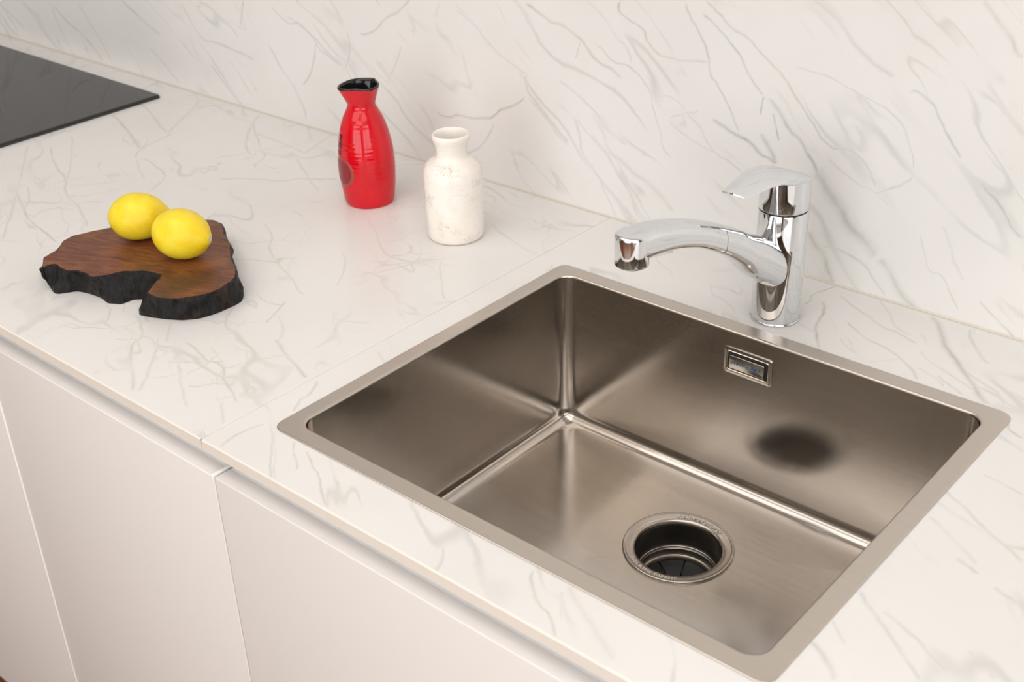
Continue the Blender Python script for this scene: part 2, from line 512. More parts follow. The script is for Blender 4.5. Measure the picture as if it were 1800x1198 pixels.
VEINS_L = [[0.9239,-0.3827,0.004,0.75,[[-1.0268,0.0498],[-0.9189,0.055],[-0.8325,0.0541]]],
[-0.5,0.866,0.003,0.8,[[0.6627,0.4554],[0.6933,0.4639],[0.7349,0.4556],[0.7653,0.446]]],
[-0.9537,0.3007,0.0035,0.6,[[0.8655,-0.1882],[0.8952,-0.1843],[0.9784,-0.1924],[1.0377,-0.1919]]],
[-0.6088,0.7934,0.0035,0.5,[[0.817,0.3438],[0.8648,0.349],[0.919,0.3432],[0.986,0.3495]]],
[0.8192,-0.5736,0.003,0.6,[[-0.7931,-0.1326],[-0.7428,-0.1028],[-0.705,-0.0937],[-0.6681,-0.1057],[-0.6499,-0.1159]]],
[0.887,-0.4617,0.004,0.4,[[-0.7961,-0.0302],[-0.7129,-0.0285]]],
[0.7071,0.7071,0.0026,0.95,[[-0.138,0.654],[-0.1084,0.6509],[-0.0677,0.6411],[-0.0406,0.6334],[-0.0224,0.6377],[-0.0009,0.633],[0.0382,0.6284]]],
[0.7071,0.7071,0.0026,0.7,[[0.0992,0.6668],[0.1223,0.6674],[0.1506,0.6672]]],
[0.6756,-0.7373,0.004,0.55,[[-0.9214,-0.1418],[-0.8598,-0.1507],[-0.7338,-0.1287]]],
[0.9962,-0.0872,0.0035,0.45,[[-0.7113,0.4569],[-0.656,0.4607],[-0.5765,0.4559]]],
[-0.342,0.9397,0.004,0.4,[[0.6568,0.3299],[0.7147,0.3296],[0.7494,0.3286]]],
[0.887,-0.4617,0.004,0.4,[[-0.6968,0.1868],[-0.616,0.1842],[-0.5529,0.1875]]],
[0.9063,-0.4226,0.0032,0.6,[[-0.9279,-0.1032],[-0.8241,-0.1048],[-0.761,-0.0991],[-0.7213,-0.1049],[-0.6693,-0.0976],[-0.6148,-0.0935],[-0.5694,-0.1015]]],
[0.8192,-0.5736,0.003,0.4,[[-0.9335,-0.2334],[-0.794,-0.2272],[-0.7318,-0.2285]]],
[0.9239,-0.3827,0.0028,0.9,[[-0.7733,-0.117],[-0.7192,-0.1222],[-0.6713,-0.1333],[-0.6292,-0.1282],[-0.5932,-0.1206],[-0.5484,-0.1116]]],
[0.9239,-0.3827,0.003,0.6,[[-0.7621,-0.1346],[-0.6713,-0.1333]]],
[0.8192,-0.5736,0.004,0.4,[[-0.9164,-0.2992],[-0.7955,-0.294],[-0.7141,-0.294],[-0.621,-0.2945],[-0.5318,-0.2987]]],
[0.6088,0.7934,0.0022,0.45,[[-0.2555,0.6967],[-0.2183,0.6957],[-0.1857,0.6962]]],
[0.4226,0.9063,0.0022,0.4,[[-0.1483,0.7916],[-0.1155,0.7921]]],
[0.9537,-0.3007,0.003,0.5,[[-0.4623,0.1774],[-0.4109,0.1683],[-0.3862,0.1544],[-0.3395,0.1453],[-0.2911,0.1422],[-0.2407,0.1373],[-0.2311,0.1426]]],
[0.6088,-0.7934,0.0026,0.4,[[-0.3875,-0.0012],[-0.3196,0.0108],[-0.295,0.0063]]],
[0.6428,0.766,0.0024,0.45,[[0.1728,0.3439],[0.1948,0.3334],[0.2069,0.3387]]],
[0.9537,-0.3007,0.004,0.3,[[-0.2872,0.4201],[-0.2239,0.4094],[-0.1713,0.4173]]],
[0.7071,-0.7071,0.0026,0.35,[[-0.3508,0.1719],[-0.3095,0.1686],[-0.2406,0.1734]]],
[0.9063,0.4226,0.0024,0.4,[[-0.0266,0.2156],[-0.0075,0.2131],[0.018,0.2164]]],
[0.4226,0.9063,0.0024,0.35,[[0.2326,0.3462],[0.2678,0.3465]]],
[0.7373,0.6756,0.0024,0.6,[[-0.0564,0.2855],[-0.0491,0.2714],[-0.035,0.257],[-0.0225,0.254],[-0.0192,0.2612]]],
[0.4617,-0.887,0.0024,0.7,[[-0.2473,-0.0861],[-0.2156,-0.0868],[-0.1941,-0.0867]]],
[0.9537,-0.3007,0.004,0.6,[[-0.1622,0.0682],[-0.1308,0.0674],[-0.0937,0.0654],[-0.0638,0.0659]]],
[0.6756,-0.7373,0.003,0.4,[[-0.2307,-0.028],[-0.1874,-0.0139],[-0.1677,-0.0195]]],
[0.8192,0.5736,0.002,0.65,[[-0.1455,0.1201],[-0.1163,0.1168],[-0.0943,0.1194],[-0.0814,0.12]]],
[0.8192,0.5736,0.0024,0.55,[[-0.2202,0.1625],[-0.1976,0.1618],[-0.1911,0.1672],[-0.1643,0.145],[-0.1527,0.1358]]],
[0.9659,-0.2588,0.003,0.6,[[-0.2145,-0.008],[-0.1926,-0.0011],[-0.164,-0.0007],[-0.1377,0.0078],[-0.1135,-0.0006],[-0.0896,-0.0034],[-0.0589,-0.01]]],
[0.766,-0.6428,0.004,0.55,[[-0.2719,-0.1571],[-0.2362,-0.1445],[-0.2145,-0.1416],[-0.1921,-0.1491],[-0.1555,-0.1469],[-0.1226,-0.1406],[-0.0919,-0.1383]]],
[0.766,-0.6428,0.003,0.5,[[-0.2399,-0.1128],[-0.1943,-0.1126]]],
[0.6088,-0.7934,0.004,0.4,[[-0.1521,-0.1579],[-0.1169,-0.155],[-0.0804,-0.1498],[-0.0627,-0.1519]]],
[0.887,-0.4617,0.0035,0.45,[[-0.165,-0.0623],[-0.1326,-0.0656],[-0.1016,-0.0688],[-0.0693,-0.0663]]],
[0.4617,0.887,0.0022,0.5,[[-0.0625,0.1131],[-0.0423,0.1055],[-0.0259,0.111]]],
[0.8434,-0.5373,0.0035,0.4,[[-0.0616,-0.0428],[-0.0213,-0.0435]]],
[0.5373,0.8434,0.0022,0.4,[[-0.1054,0.1335],[-0.0948,0.1328],[-0.0795,0.1338]]],
[0.9537,0.3007,0.0022,0.5,[[-0.0998,0.0591],[-0.0816,0.0595]]]]
VEINS_R = [[0.4226,-0.9063,0.003,0.6,[[-0.0899,0.0033],[-0.0648,0.0111],[-0.0492,0.0066],[-0.0298,0.0089]]],
[-0.0872,0.9962,0.003,0.6,[[-0.052,0.0146],[-0.0366,0.0188],[-0.0196,0.0163],[0.0019,0.0097]]],
[0.7934,-0.6088,0.0022,0.55,[[0.031,0.02],[0.0539,0.0193],[0.0783,0.02]]],
[0.866,-0.5,0.0024,0.65,[[0.0523,0.0276],[0.076,0.0229],[0.0963,0.0261],[0.1266,0.024],[0.1467,0.0258]]],
[0.8192,-0.5736,0.003,0.65,[[0.2718,0.1885],[0.311,0.1778],[0.3278,0.1826],[0.3539,0.1802]]],
[0.6428,-0.766,0.003,0.3,[[0.2395,0.2709],[0.2725,0.2706]]],
[0.866,-0.5,0.006,0.3,[[0.3127,0.1812],[0.343,0.179],[0.3715,0.1802],[0.4047,0.1786]]],
[-0.0,-1.0,0.0024,0.9,[[-0.5879,0.2814],[-0.5669,0.2756],[-0.5473,0.2713],[-0.535,0.2762],[-0.5252,0.2723]]],
[0.5,-0.866,0.0034,0.95,[[-0.3286,0.519],[-0.311,0.5226],[-0.2819,0.5154],[-0.2511,0.5123],[-0.219,0.5154]]],
[0.9063,-0.4226,0.003,0.6,[[0.0249,0.6462],[0.0457,0.6385],[0.0767,0.6367],[0.1066,0.635],[0.1204,0.6398],[0.143,0.6409],[0.1541,0.6414]]],
[0.866,-0.5,0.003,0.45,[[-0.0036,0.6745],[0.0309,0.6648],[0.0638,0.6556],[0.0803,0.6609]]],
[0.9397,-0.342,0.0024,0.45,[[0.1058,0.5548],[0.1341,0.5554]]],
[0.866,-0.5,0.003,0.65,[[0.0247,0.6141],[0.0565,0.6122],[0.0829,0.6168],[0.1009,0.6192],[0.1237,0.618],[0.159,0.611]]],
[0.866,-0.5,0.003,0.4,[[0.0537,0.5883],[0.0765,0.5847],[0.0908,0.5863]]],
[0.766,-0.6428,0.007,0.85,[[-0.0766,0.6978],[-0.0653,0.701],[-0.0421,0.6966],[-0.0079,0.6866],[0.0198,0.6827],[0.0525,0.6791],[0.0779,0.6756],[0.0944,0.6733],[0.1092,0.6778]]],
[0.9063,-0.4226,0.003,0.6,[[0.1958,0.6543],[0.232,0.6469],[0.2574,0.6465],[0.2853,0.6409],[0.3049,0.6444]]],
[0.9537,-0.3007,0.005,0.5,[[0.3259,0.5976],[0.3389,0.6016],[0.3633,0.5935]]],
[0.6428,-0.766,0.004,0.45,[[-0.1643,0.711],[-0.1102,0.7036],[-0.0887,0.7074]]],
[0.8434,-0.5373,0.003,0.45,[[0.0788,0.6551],[0.1094,0.6494],[0.1357,0.6526],[0.1645,0.6569]]],
[0.9397,-0.342,0.0026,0.4,[[0.2397,0.587],[0.2606,0.5925],[0.2834,0.5855]]],
[0.866,-0.5,0.0026,0.45,[[0.156,0.6342],[0.1807,0.6338],[0.1961,0.6346]]],
[0.7071,0.7071,0.0024,0.35,[[0.5931,0.0451],[0.616,0.0483],[0.6325,0.0461]]],
[0.8434,-0.5373,0.0032,0.95,[[0.2147,0.6532],[0.2227,0.6524],[0.2374,0.6482],[0.2504,0.6515]]],
[0.9063,-0.4226,0.003,0.45,[[0.315,0.5965],[0.3288,0.5961],[0.3484,0.5973]]],
[0.866,-0.5,0.0036,0.55,[[0.313,0.5259],[0.3193,0.5255],[0.3476,0.5254],[0.3762,0.522],[0.3971,0.5238],[0.4238,0.5212]]],
[0.7934,-0.6088,0.0036,0.55,[[0.3459,0.4341],[0.3533,0.4341],[0.3823,0.4352],[0.4071,0.4344],[0.4334,0.4355],[0.4473,0.4346]]],
[0.9063,-0.4226,0.0036,0.45,[[0.4601,0.348],[0.4923,0.3524],[0.5127,0.3503],[0.5321,0.3522]]],
[0.9659,-0.2588,0.004,0.6,[[0.5451,0.3533],[0.574,0.3528]]],
[0.7934,-0.6088,0.003,0.4,[[0.376,0.3999],[0.4009,0.3999]]],
[0.8192,-0.5736,0.0045,0.6,[[0.4061,0.3566],[0.425,0.3604],[0.4486,0.3549]]],
[0.9063,-0.4226,0.0035,0.5,[[0.4365,0.4426],[0.4592,0.443]]],
[0.9763,-0.2164,0.003,0.35,[[0.468,0.4502],[0.4882,0.4508],[0.5073,0.4505]]],
[0.8434,-0.5373,0.004,0.25,[[0.3204,0.5028],[0.3565,0.5064],[0.3884,0.5036]]],
[0.866,-0.5,0.004,0.35,[[0.4846,0.4223],[0.5175,0.4218]]]]
M = {}
M['edge'] = plain('slab_cut_edge', (0.80, 0.735, 0.665, 1), 0.5)
M['bowl'] = metal_mat('steel_basin', (0.515, 0.476, 0.434, 1), 0.175, (2, 40, 40), 0.02)
M['rim'] = metal_mat('steel_rim', (0.575, 0.52, 0.462, 1), 0.30, (3, 60, 60), 0.05)
M['drain'] = metal_mat('steel_drain', (0.46, 0.425, 0.385, 1), 0.24, (30, 30, 30), 0.04)
M['chrome'] = plain('chrome', (0.74, 0.755, 0.775, 1), 0.03, 1.0)
M['black_rubber'] = plain('black_rubber', (0.012, 0.012, 0.013, 1), 0.35)
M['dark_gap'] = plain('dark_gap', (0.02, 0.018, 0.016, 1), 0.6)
M['glass'] = plain('black_glass', (0.012, 0.012, 0.014, 1), 0.04, IOR=1.5)
M['door'] = plain('satin_white_lacquer', (0.79, 0.755, 0.73, 1), 0.38)
M['bright_edge'] = plain('white_edge_and_shade_lift', (0.95, 0.945, 0.93, 1), 0.25)
M['sealant'] = plain('sealant', (0.66, 0.60, 0.51, 1), 0.5)
M['paint'] = plain('wall_paint', (0.80, 0.78, 0.75, 1), 0.7)
M['blue'] = plain('blue_print', (0.02, 0.16, 0.36, 1), 0.4)


def wood_floor_mat():
    t = NT('oak_floor')
    v = t.coords(scale=(1.2, 9, 1))
    n1 = t.noise(v, 3.0, 6, 0.6, 0.6)
    c = t.mix(t.smooth(n1, 0.3, 0.7), srgb(96, 58, 34), srgb(142, 96, 62))
    return t.set(Base_Color=c, Roughness=0.35)


M['floor'] = wood_floor_mat()

# ------------------------------------------------------------------ the setting
DEPTH_Y = 0.5885                            # face of the marble wall
FRONT_Y = -0.0553                           # front edge of the worktop
JOINT_X = -0.0366


def struct(o):
    o['kind'] = 'structure'
    return o


struct(box('floor', (RX0, RY0, -H - 0.05), (RX1, RY1 + 0.2, -H), M['floor']))
struct(box('ceiling', (RX0 - 0.1, RY0 - 0.1, RZ1), (RX1 + 0.1, RY1 + 0.2, RZ1 + 0.1), M['paint']))
# the wall behind the worktop is clad with one marble slab
ST_W = vein_strips('marble_wall', VEINS_W, 'xz', RX0, RX1, 13)
vs, fs, mi = [], [], []
cx_ = [a for a, b, m in ST_W] + [RX1]
for x in cx_:
    vs += [(x, DEPTH_Y, -H), (x, DEPTH_Y, RZ1), (x, DEPTH_Y + 0.1, RZ1), (x, DEPTH_Y + 0.1, -H)]
for i in range(len(ST_W)):
    for k in range(4):
        fs.append((4 * i + k, 4 * i + (k + 1) % 4, 4 * i + 4 + (k + 1) % 4, 4 * i + 4 + k))
        mi.append(i)
fs += [(0, 3, 2, 1), tuple(4 * len(ST_W) + k for k in range(4))]
mi += [0, len(ST_W) - 1]
o = struct(new_obj('wall_back', vs, [f[::-1] for f in fs], [m for a, b, m in ST_W], smooth=False))
for p, k in zip(o.data.polygons, mi):
    p.material_index = k
struct(box('wall_left', (RX0 - 0.1, RY0, -H), (RX0, RY1 + 0.2, RZ1), M['paint']))


def wall_with_window(name, axis, pos, a0, a1, w0, w1, z0, z1):
    """wall of four panels round one window opening, and the window frame with a mullion"""
    t = 0.1 if pos > 0 else -0.1
    lo, hi = min(pos, pos + t), max(pos, pos + t)
    verts, faces = [], []

    def blk(p0, p1, q0, q1):
        b = len(verts)
        for z in (q0, q1):
            for p in (p0, p1):
                for s in (lo, hi):
                    verts.append((s, p, z) if axis == 'x' else (p, s, z))
        for f in ((0, 1, 3, 2), (4, 6, 7, 5), (0, 4, 5, 1), (2, 3, 7, 6), (0, 2, 6, 4), (1, 5, 7, 3)):
            faces.append(tuple(b + i for i in f))
    blk(a0, w0, -H, RZ1)
    blk(w1, a1, -H, RZ1)
    blk(w0, w1, -H, z0)
    blk(w0, w1, z1, RZ1)
    return struct(new_obj(name, verts, faces, M['paint'], smooth=False))


wall_with_window('wall_right', 'x', RX1, RY0, RY1 + 0.2, -2.7, -0.3, -0.3, 1.4)
wall_with_window('wall_front', 'y', RY0, RX0, RX1, -0.6, 2.1, -0.5, 1.4)


def window_frame(name, axis, pos, w0, w1, z0, z1, parts):
    verts, faces = [], []

    def blk(p0, p1, q0, q1):
        b = len(verts)
        for z in (q0, q1):
            for p in (p0, p1):
                for s in (pos - 0.025, pos + 0.025):
                    verts.append((s, p, z) if axis == 'x' else (p, s, z))
        for f in ((0, 1, 3, 2), (4, 6, 7, 5), (0, 4, 5, 1), (2, 3, 7, 6), (0, 2, 6, 4), (1, 5, 7, 3)):
            faces.append(tuple(b + i for i in f))
    blk(w0, w0 + 0.05, z0, z1)
    blk(w1 - 0.05, w1, z0, z1)
    blk(w0 + 0.05, w1 - 0.05, z0, z0 + 0.05)
    blk(w0 + 0.05, w1 - 0.05, z1 - 0.05, z1)
    for k in range(1, parts):
        c = w0 + (w1 - w0) * k / parts
        blk(c - 0.03, c + 0.03, z0 + 0.05, z1 - 0.05)
    return struct(new_obj(name, verts, faces, M['paint'], smooth=False))


window_frame('window_1', 'x', RX1 - 0.03, -2.7, -0.3, -0.3, 1.4, 2)
window_frame('window_2', 'y', RY0 + 0.03, -0.6, 2.1, -0.5, 1.4, 3)

# unseen dark panels added on the walls to put contrast into the chrome reflections
M['dark_wood'] = plain('reflection_panel_brown', (0.085, 0.050, 0.032, 1), 0.4)
struct(box('reflection_panel_1', (-2.5, RY0, -H), (-1.2, RY0 + 0.04, 1.2), M['dark_wood'], None, 0.004))
struct(box('reflection_panel_2', (2.14, RY0, -H), (2.5, RY0 + 0.05, 1.5), M['dark_wood'], None, 0.004))
struct(box('reflection_panel_3', (RX1 - 0.05, -0.24, -H), (RX1, 0.25, 1.5), M['dark_wood'], None, 0.004))

# sealant bead where the worktop meets the wall
prof = [(DEPTH_Y - 0.0022, 0.0002), (DEPTH_Y - 0.0012, 0.0007), (DEPTH_Y - 0.0005, 0.0018), (DEPTH_Y, 0.0018), (DEPTH_Y, 0.0)]
vs = [(x, y, z) for x in (RX0, RX1) for y, z in prof]
fs = [(i, (i + 1) % 5, 5 + (i + 1) % 5, 5 + i) for i in range(5)]
struct(new_obj('trim_1', vs, fs, M['sealant'], smooth=False))

# ------------------------------------------------------------------ worktops (two slabs, 12 mm)
TH = 0.012
SK = (0.0, 0.54, 0.0, 0.4452)               # sink flange outline x0 x1 y0 y1
BW = (0.0177, 0.5204, 0.0197, 0.4248)       # basin opening


def slab(name, x0, x1, veins, hole=None, mname=''):
    bv = 0.0012
    y0, y1 = FRONT_Y, DEPTH_Y - 0.0005
    strips = vein_strips('marble_worktop_' + mname, veins, 'xy', x0 + bv, x1 - bv, 12)
    NM = len(strips)
    verts, faces, mi = [], [], []

    def quad(pts, m=0):
        if m == 1:
            m = NM
        elif m == 0:
            c = sum(p[0] for p in pts) / 4
            m = next((i for i, (a, b, _) in enumerate(strips) if a <= c <= b), 0 if c < strips[0][0] else NM - 1)
        b = len(verts)
        verts.extend(pts)
        faces.append((b, b + 1, b + 2, b + 3))
        mi.append(m)
    xs = [a for a, b, _ in strips] + [x1 - bv]
    ys = [y0 + bv, y1]
    if hole:
        hx0, hx1, hy0, hy1 = hole
        xs = sorted(set(xs + [hx0, hx1]))
        ys = [y0 + bv, hy0, hy1, y1]
    for z, flip in ((0.0, False), (-TH, True)):
        for i in range(len(xs) - 1):
            for j in range(len(ys) - 1):
                if hole and j == 1 and hx0 - 1e-6 <= xs[i] and xs[i + 1] <= hx1 + 1e-6:
                    continue
                a = [(xs[i], ys[j], z), (xs[i + 1], ys[j], z), (xs[i + 1], ys[j + 1], z), (xs[i], ys[j + 1], z)]
                quad(a[::-1] if flip else a)
    if hole:
        quad([(hx0, hy0, 0), (hx0, hy0, -TH), (hx1, hy0, -TH), (hx1, hy0, 0)][::-1], 1)
        quad([(hx0, hy1, 0), (hx0, hy1, -TH), (hx1, hy1, -TH), (hx1, hy1, 0)], 1)
        quad([(hx0, hy0, 0), (hx0, hy0, -TH), (hx0, hy1, -TH), (hx0, hy1, 0)], 1)
        quad([(hx1, hy0, 0), (hx1, hy0, -TH), (hx1, hy1, -TH), (hx1, hy1, 0)][::-1], 1)
    # bevelled arrises and cut edges
    quad([(x0 + bv, y0, -bv), (x1 - bv, y0, -bv), (x1 - bv, y0 + bv, 0), (x0 + bv, y0 + bv, 0)], 1)
    quad([(x0 + bv, y0, -TH), (x1 - bv, y0, -TH), (x1 - bv, y0, -bv), (x0 + bv, y0, -bv)], 1)
    b2 = 0.0006
    quad([(x0 + b2, y0 + bv, -0.0008), (x0 + bv, y0 + bv, 0), (x0 + bv, y1, 0), (x0 + b2, y1, -0.0008)][::-1], 0)
    quad([(x1 - b2, y0 + bv, -0.0008), (x1 - bv, y0 + bv, 0), (x1 - bv, y1, 0), (x1 - b2, y1, -0.0008)], 0)
    quad([(x0 + b2, y0 + 0.0002, -TH), (x0 + b2, y0 + 0.0002, -0.0008), (x0 + b2, y1, -0.0008), (x0 + b2, y1, -TH)], 1)
    quad([(x1 - b2, y0 + 0.0002, -TH), (x1 - b2, y0 + 0.0002, -0.0008), (x1 - b2, y1, -0.0008), (x1 - b2, y1, -TH)][::-1], 1)
    quad([(x0 + b2, y0, -TH), (x0 + bv, y0, -TH), (x0 + bv, y0, -bv), (x0 + b2, y0, -bv)], 1)
    quad([(x1 - bv, y0, -TH), (x1 - b2, y0, -TH), (x1 - b2, y0, -bv), (x1 - bv, y0, -bv)], 1)
    o = new_obj(name, verts, faces, [m for a, b, m in strips] + [M['edge']], smooth=False)
    for p, k in zip(o.data.polygons, mi):
        p.material_index = k
    return o


tag(slab('worktop', -2.2, JOINT_X + 0.0004, VEINS_L, None, 'left'),
    'veined white marble worktop slab under the wooden board, bottles and hob', 'worktop')
tag(slab('worktop', JOINT_X - 0.0004, 1.45, VEINS_R, (0.008, 0.532, 0.008, 0.437), 'right'),
    'veined white marble worktop slab around the steel sink', 'worktop')

# ------------------------------------------------------------------ base cabinets
DOOR_Z0, DOOR_Z1 = -0.7165, -0.0318
DY = -0.0607                                # front of the doors: they stand a little proud of the slab edge


def cabinet(x0, x1, label, strip_left=False, divider=False):
    root = empty('base_cabinet', (x0, 0, -H))
    L = (-x0, 0, H)

    def b(name, lo, hi, mat, bevel=0.0, parent=root):
        return box(name, lo, hi, mat, parent, bevel, 3, loc=L if parent is root else (0, 0, 0))
    yb, yf = 0.555, -0.034
    # carcass: two sides, bottom, back in one shell open to the front and the top
    verts, faces = [], []

    def blk(lo, hi):
        k = len(verts)
        for z in (lo[2], hi[2]):
            for y in (lo[1], hi[1]):
                for x in (lo[0], hi[0]):
                    verts.append((x, y, z))
        for f in ((0, 2, 3, 1), (4, 5, 7, 6), (0, 1, 5, 4), (2, 6, 7, 3), (0, 4, 6, 2), (1, 3, 7, 5)):
            faces.append(tuple(k + i for i in f))
    blk((x0 + 0.0005, yf + 0.03, DOOR_Z0), (x0 + 0.0165, yb, -0.0125))
    blk((x1 - 0.0165, yf + 0.03, DOOR_Z0), (x1 - 0.0005, yb, -0.0125))
    blk((x0 + 0.0165, yf + 0.03, DOOR_Z0), (x1 - 0.0165, yb, DOOR_Z0 + 0.016))
    blk((x0 + 0.0165, yb - 0.008, DOOR_Z0 + 0.016), (x1 - 0.0165, yb, -0.0125))
    new_obj('carcass', verts, faces, M['door'], root, False, L)
    gl = 0.0042 if strip_left else 0.0009
    xe = x1 - (0.0046 if divider else 0.0006)
    b('door', (x0 + gl, DY, DOOR_Z0), (x1 - 0.0009, DY + 0.0185, DOOR_Z1), M['door'], 0.0011)
    # concave grip channel behind the top of the door
    pr = [(-0.0421, -0.0330), (-0.0395, -0.0332), (-0.0370, -0.0326), (-0.0352, -0.0305), (-0.0345, -0.0270),
          (-0.0343, -0.0126), (-0.0325, -0.0126), (-0.0325, -0.038), (-0.0421, -0.038)]
    n = len(pr)
    vs = [(x, y, z) for x in (x0 + 0.0006, xe) for y, z in pr]
    fs = [(i, (i + 1) % n, n + (i + 1) % n, n + i) for i in range(n)]
    autosmooth(new_obj('grip_channel', vs, fs, M['bright_edge'], root, True, L), 40)  # whiter than the doors: colour lifts the shade under the slab
    b('plinth', (x0 + 0.001, 0.0, -H + 0.001), (x1 - 0.001, 0.016, DOOR_Z0 - 0.001), M['floor'])
    if strip_left:
        b('edge_strip', (x0 + 0.0003, DY - 0.0009, DOOR_Z0), (x0 + 0.0039, DY + 0.0185, DOOR_Z1 - 0.002), M['bright_edge'], 0.0004)
    if divider:
        b('channel_divider', (x1 - 0.0045, DY - 0.0003, -0.0380), (x1 - 0.0018, -0.0346, -0.0306), M['bright_edge'], 0.0005)
    return root


tag(cabinet(-1.05, -0.4465, 'x', False, False), 'leftmost white handleless cabinet, cut off by the left picture edge', 'cabinet', 'white base cabinets')
tag(cabinet(-0.4465, -0.0172, 'x', True, True), 'white handleless cabinet below the wooden board, between bright edge strip and sink cabinet', 'cabinet', 'white base cabinets')
tag(cabinet(-0.0172, 0.5828, 'x', False, False), 'white handleless cabinet directly under the sink', 'cabinet', 'white base cabinets')

# ------------------------------------------------------------------ cooktop
cr = empty('cooktop', (-0.9345, 0.275, 0))
rings = []
X1, X0, Y1, Y0 = -0.9335, -1.53, 0.5365, 0.02
for ins, z in ((0.0006, 0.0003), (0.0, 0.0010), (0.0, 0.0042), (0.0007, 0.0054), (0.0020, 0.0060), (0.0030, 0.0060)):
    rings.append(rrect(X0 + ins + 0.9345, X1 - ins + 0.9345, Y0 + ins - 0.275, Y1 - ins - 0.275, max(0.003, 0.006 - ins * 0.5), z, 6))
v_, f_ = loft(rings, True, True)
autosmooth(new_obj('glass_plate', v_, f_, M['glass'], cr), 30)
bz = plain('hob_edge', (0.03, 0.033, 0.036, 1), 0.3)
rings = [rrect(X0 + 0.9345 - 0.0008, X1 + 0.9345 + 0.0008, Y0 - 0.275 - 0.0008, Y1 - 0.275 + 0.0008, 0.0068, z, 6) for z in (0.0002, 0.0030)]
rings += [rrect(X0 + 0.9345 + 0.001, X1 + 0.9345 - 0.001, Y0 - 0.275 + 0.001, Y1 - 0.275 - 0.001, 0.005, z, 6) for z in (0.0030, 0.0002)]
v_, f_ = loft(rings)
autosmooth(new_obj('edge_trim', v_, f_, bz, cr), 30)
tag(cr, 'black glass hob at the far left mirroring the marble wall', 'cooktop')

# ------------------------------------------------------------------ sink
sx, sy = 0.27, 0.2225
sink = empty('sink', (sx, sy, 0))
off = (-sx, -sy, 0)
SD = -0.196                                 # basin floor
DR = (0.2705, 0.2985)                       # drain centre
SEG = 10
x0, x1, y0, y1 = SK
a0, a1, b0, b1 = BW
# flat flange with a softly turned inner lip
rings = [rrect(x0, x1, y0, y1, 0.013, 0.0001, SEG), rrect(x0, x1, y0, y1, 0.013, 0.0007, SEG),
         rrect(x0 + 0.0006, x1 - 0.0006, y0 + 0.0006, y1 - 0.0006, 0.0127, 0.0012, SEG),
         rrect(x0 + 0.0016, x1 - 0.0016, y0 + 0.0016, y1 - 0.0016, 0.0120, 0.0012, SEG),
         rrect(a0 - 0.0042, a1 + 0.0042, b0 - 0.0042, b1 + 0.0042, 0.0200, 0.0012, SEG),
         rrect(a0 - 0.0030, a1 + 0.0030, b0 - 0.0030, b1 + 0.0030, 0.0190, 0.0012, SEG)]
for k in range(1, 7):
    a = math.radians(90 * k / 6)
    ins = -0.0030 + 0.0030 * math.sin(a)
    rings.append(rrect(a0 + ins, a1 - ins, b0 + ins, b1 - ins, 0.0190 - (ins + 0.003), 0.0012 - 0.0030 * (1 - math.cos(a)), SEG))
v_, f_ = loft(rings)
autosmooth(new_obj('rim', v_, f_, M['rim'], sink, True, off), 50)
# basin: walls, filleted bottom edge, floor falling gently to the drain
rings = [rrect(a0, a1, b0, b1, 0.018, -0.0018, SEG, 14)]
for k in range(1, 7):
    d = 0.0012 * k / 6
    z = -0.0018 + (SD + 0.017 + 0.0018) * k / 6
    rings.append(rrect(a0 + d, a1 - d, b0 + d, b1 - d, 0.018, z, SEG, 14))
FR = 0.017
for k in range(1, 9):
    a = math.radians(90 * k / 8)
    ins = 0.0012 + FR * (1 - math.cos(a))
    rings.append(rrect(a0 + ins, a1 - ins, b0 + ins, b1 - ins, max(0.018 - FR * (1 - math.cos(a)) * 0.75, 0.004),
                       SD + FR * (1 - math.sin(a)), SEG, 14))
outer = rings[-1]
# reorder a circle so that it pairs with the outer ring by angle
circ = []
for (px, py, pz) in outer:
    a = math.atan2(py - DR[1], px - DR[0])
    circ.append((DR[0] + 0.054 * math.cos(a), DR[1] + 0.054 * math.sin(a)))
for k in range(1, 9):
    t = k / 8
    ring = []
    for (px, py, pz), (qx, qy) in zip(outer, circ):
        ring.append((px + (qx - px) * t, py + (qy - py) * t, SD - 0.0022 * t))
    rings.append(ring)
v_, f_ = loft(rings)
basin = new_obj('basin', v_, f_, M['bowl'], sink, True, off)
autosmooth(basin, 60)

# drain of the waste disposer
fl = [(0.0590, SD - 0.0022), (0.0592, SD - 0.0008), (0.0586, SD + 0.0004), (0.0570, SD + 0.0007), (0.0562, SD - 0.0001),
      (0.0552, SD - 0.0003), (0.0520, SD - 0.0005), (0.0485, SD - 0.0010), (0.0468, SD - 0.0018), (0.0455, SD - 0.0036), (0.0449, SD - 0.007)]
v_, f_ = lathe(fl, 96, DR[0], DR[1])
flange = autosmooth(new_obj('drain_flange', v_, f_, M['drain'], sink, True, off), 60)
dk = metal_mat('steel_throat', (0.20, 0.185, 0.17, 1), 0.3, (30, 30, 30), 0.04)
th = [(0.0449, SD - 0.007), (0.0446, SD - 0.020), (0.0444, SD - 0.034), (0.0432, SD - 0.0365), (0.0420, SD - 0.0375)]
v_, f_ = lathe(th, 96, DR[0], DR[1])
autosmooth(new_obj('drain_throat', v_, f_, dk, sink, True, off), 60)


def torus(name, R, r, z, mat, parent, n=96, m=10):
    rings = []
    for i in range(m + 1):
        a = 2 * math.pi * i / m
        rings.append(circle(R + r * math.cos(a), z + r * math.sin(a), n, DR[0], DR[1]))
    v, f = loft(rings)
    return new_obj(name, v, f, mat, parent, True, off if parent is sink else None)


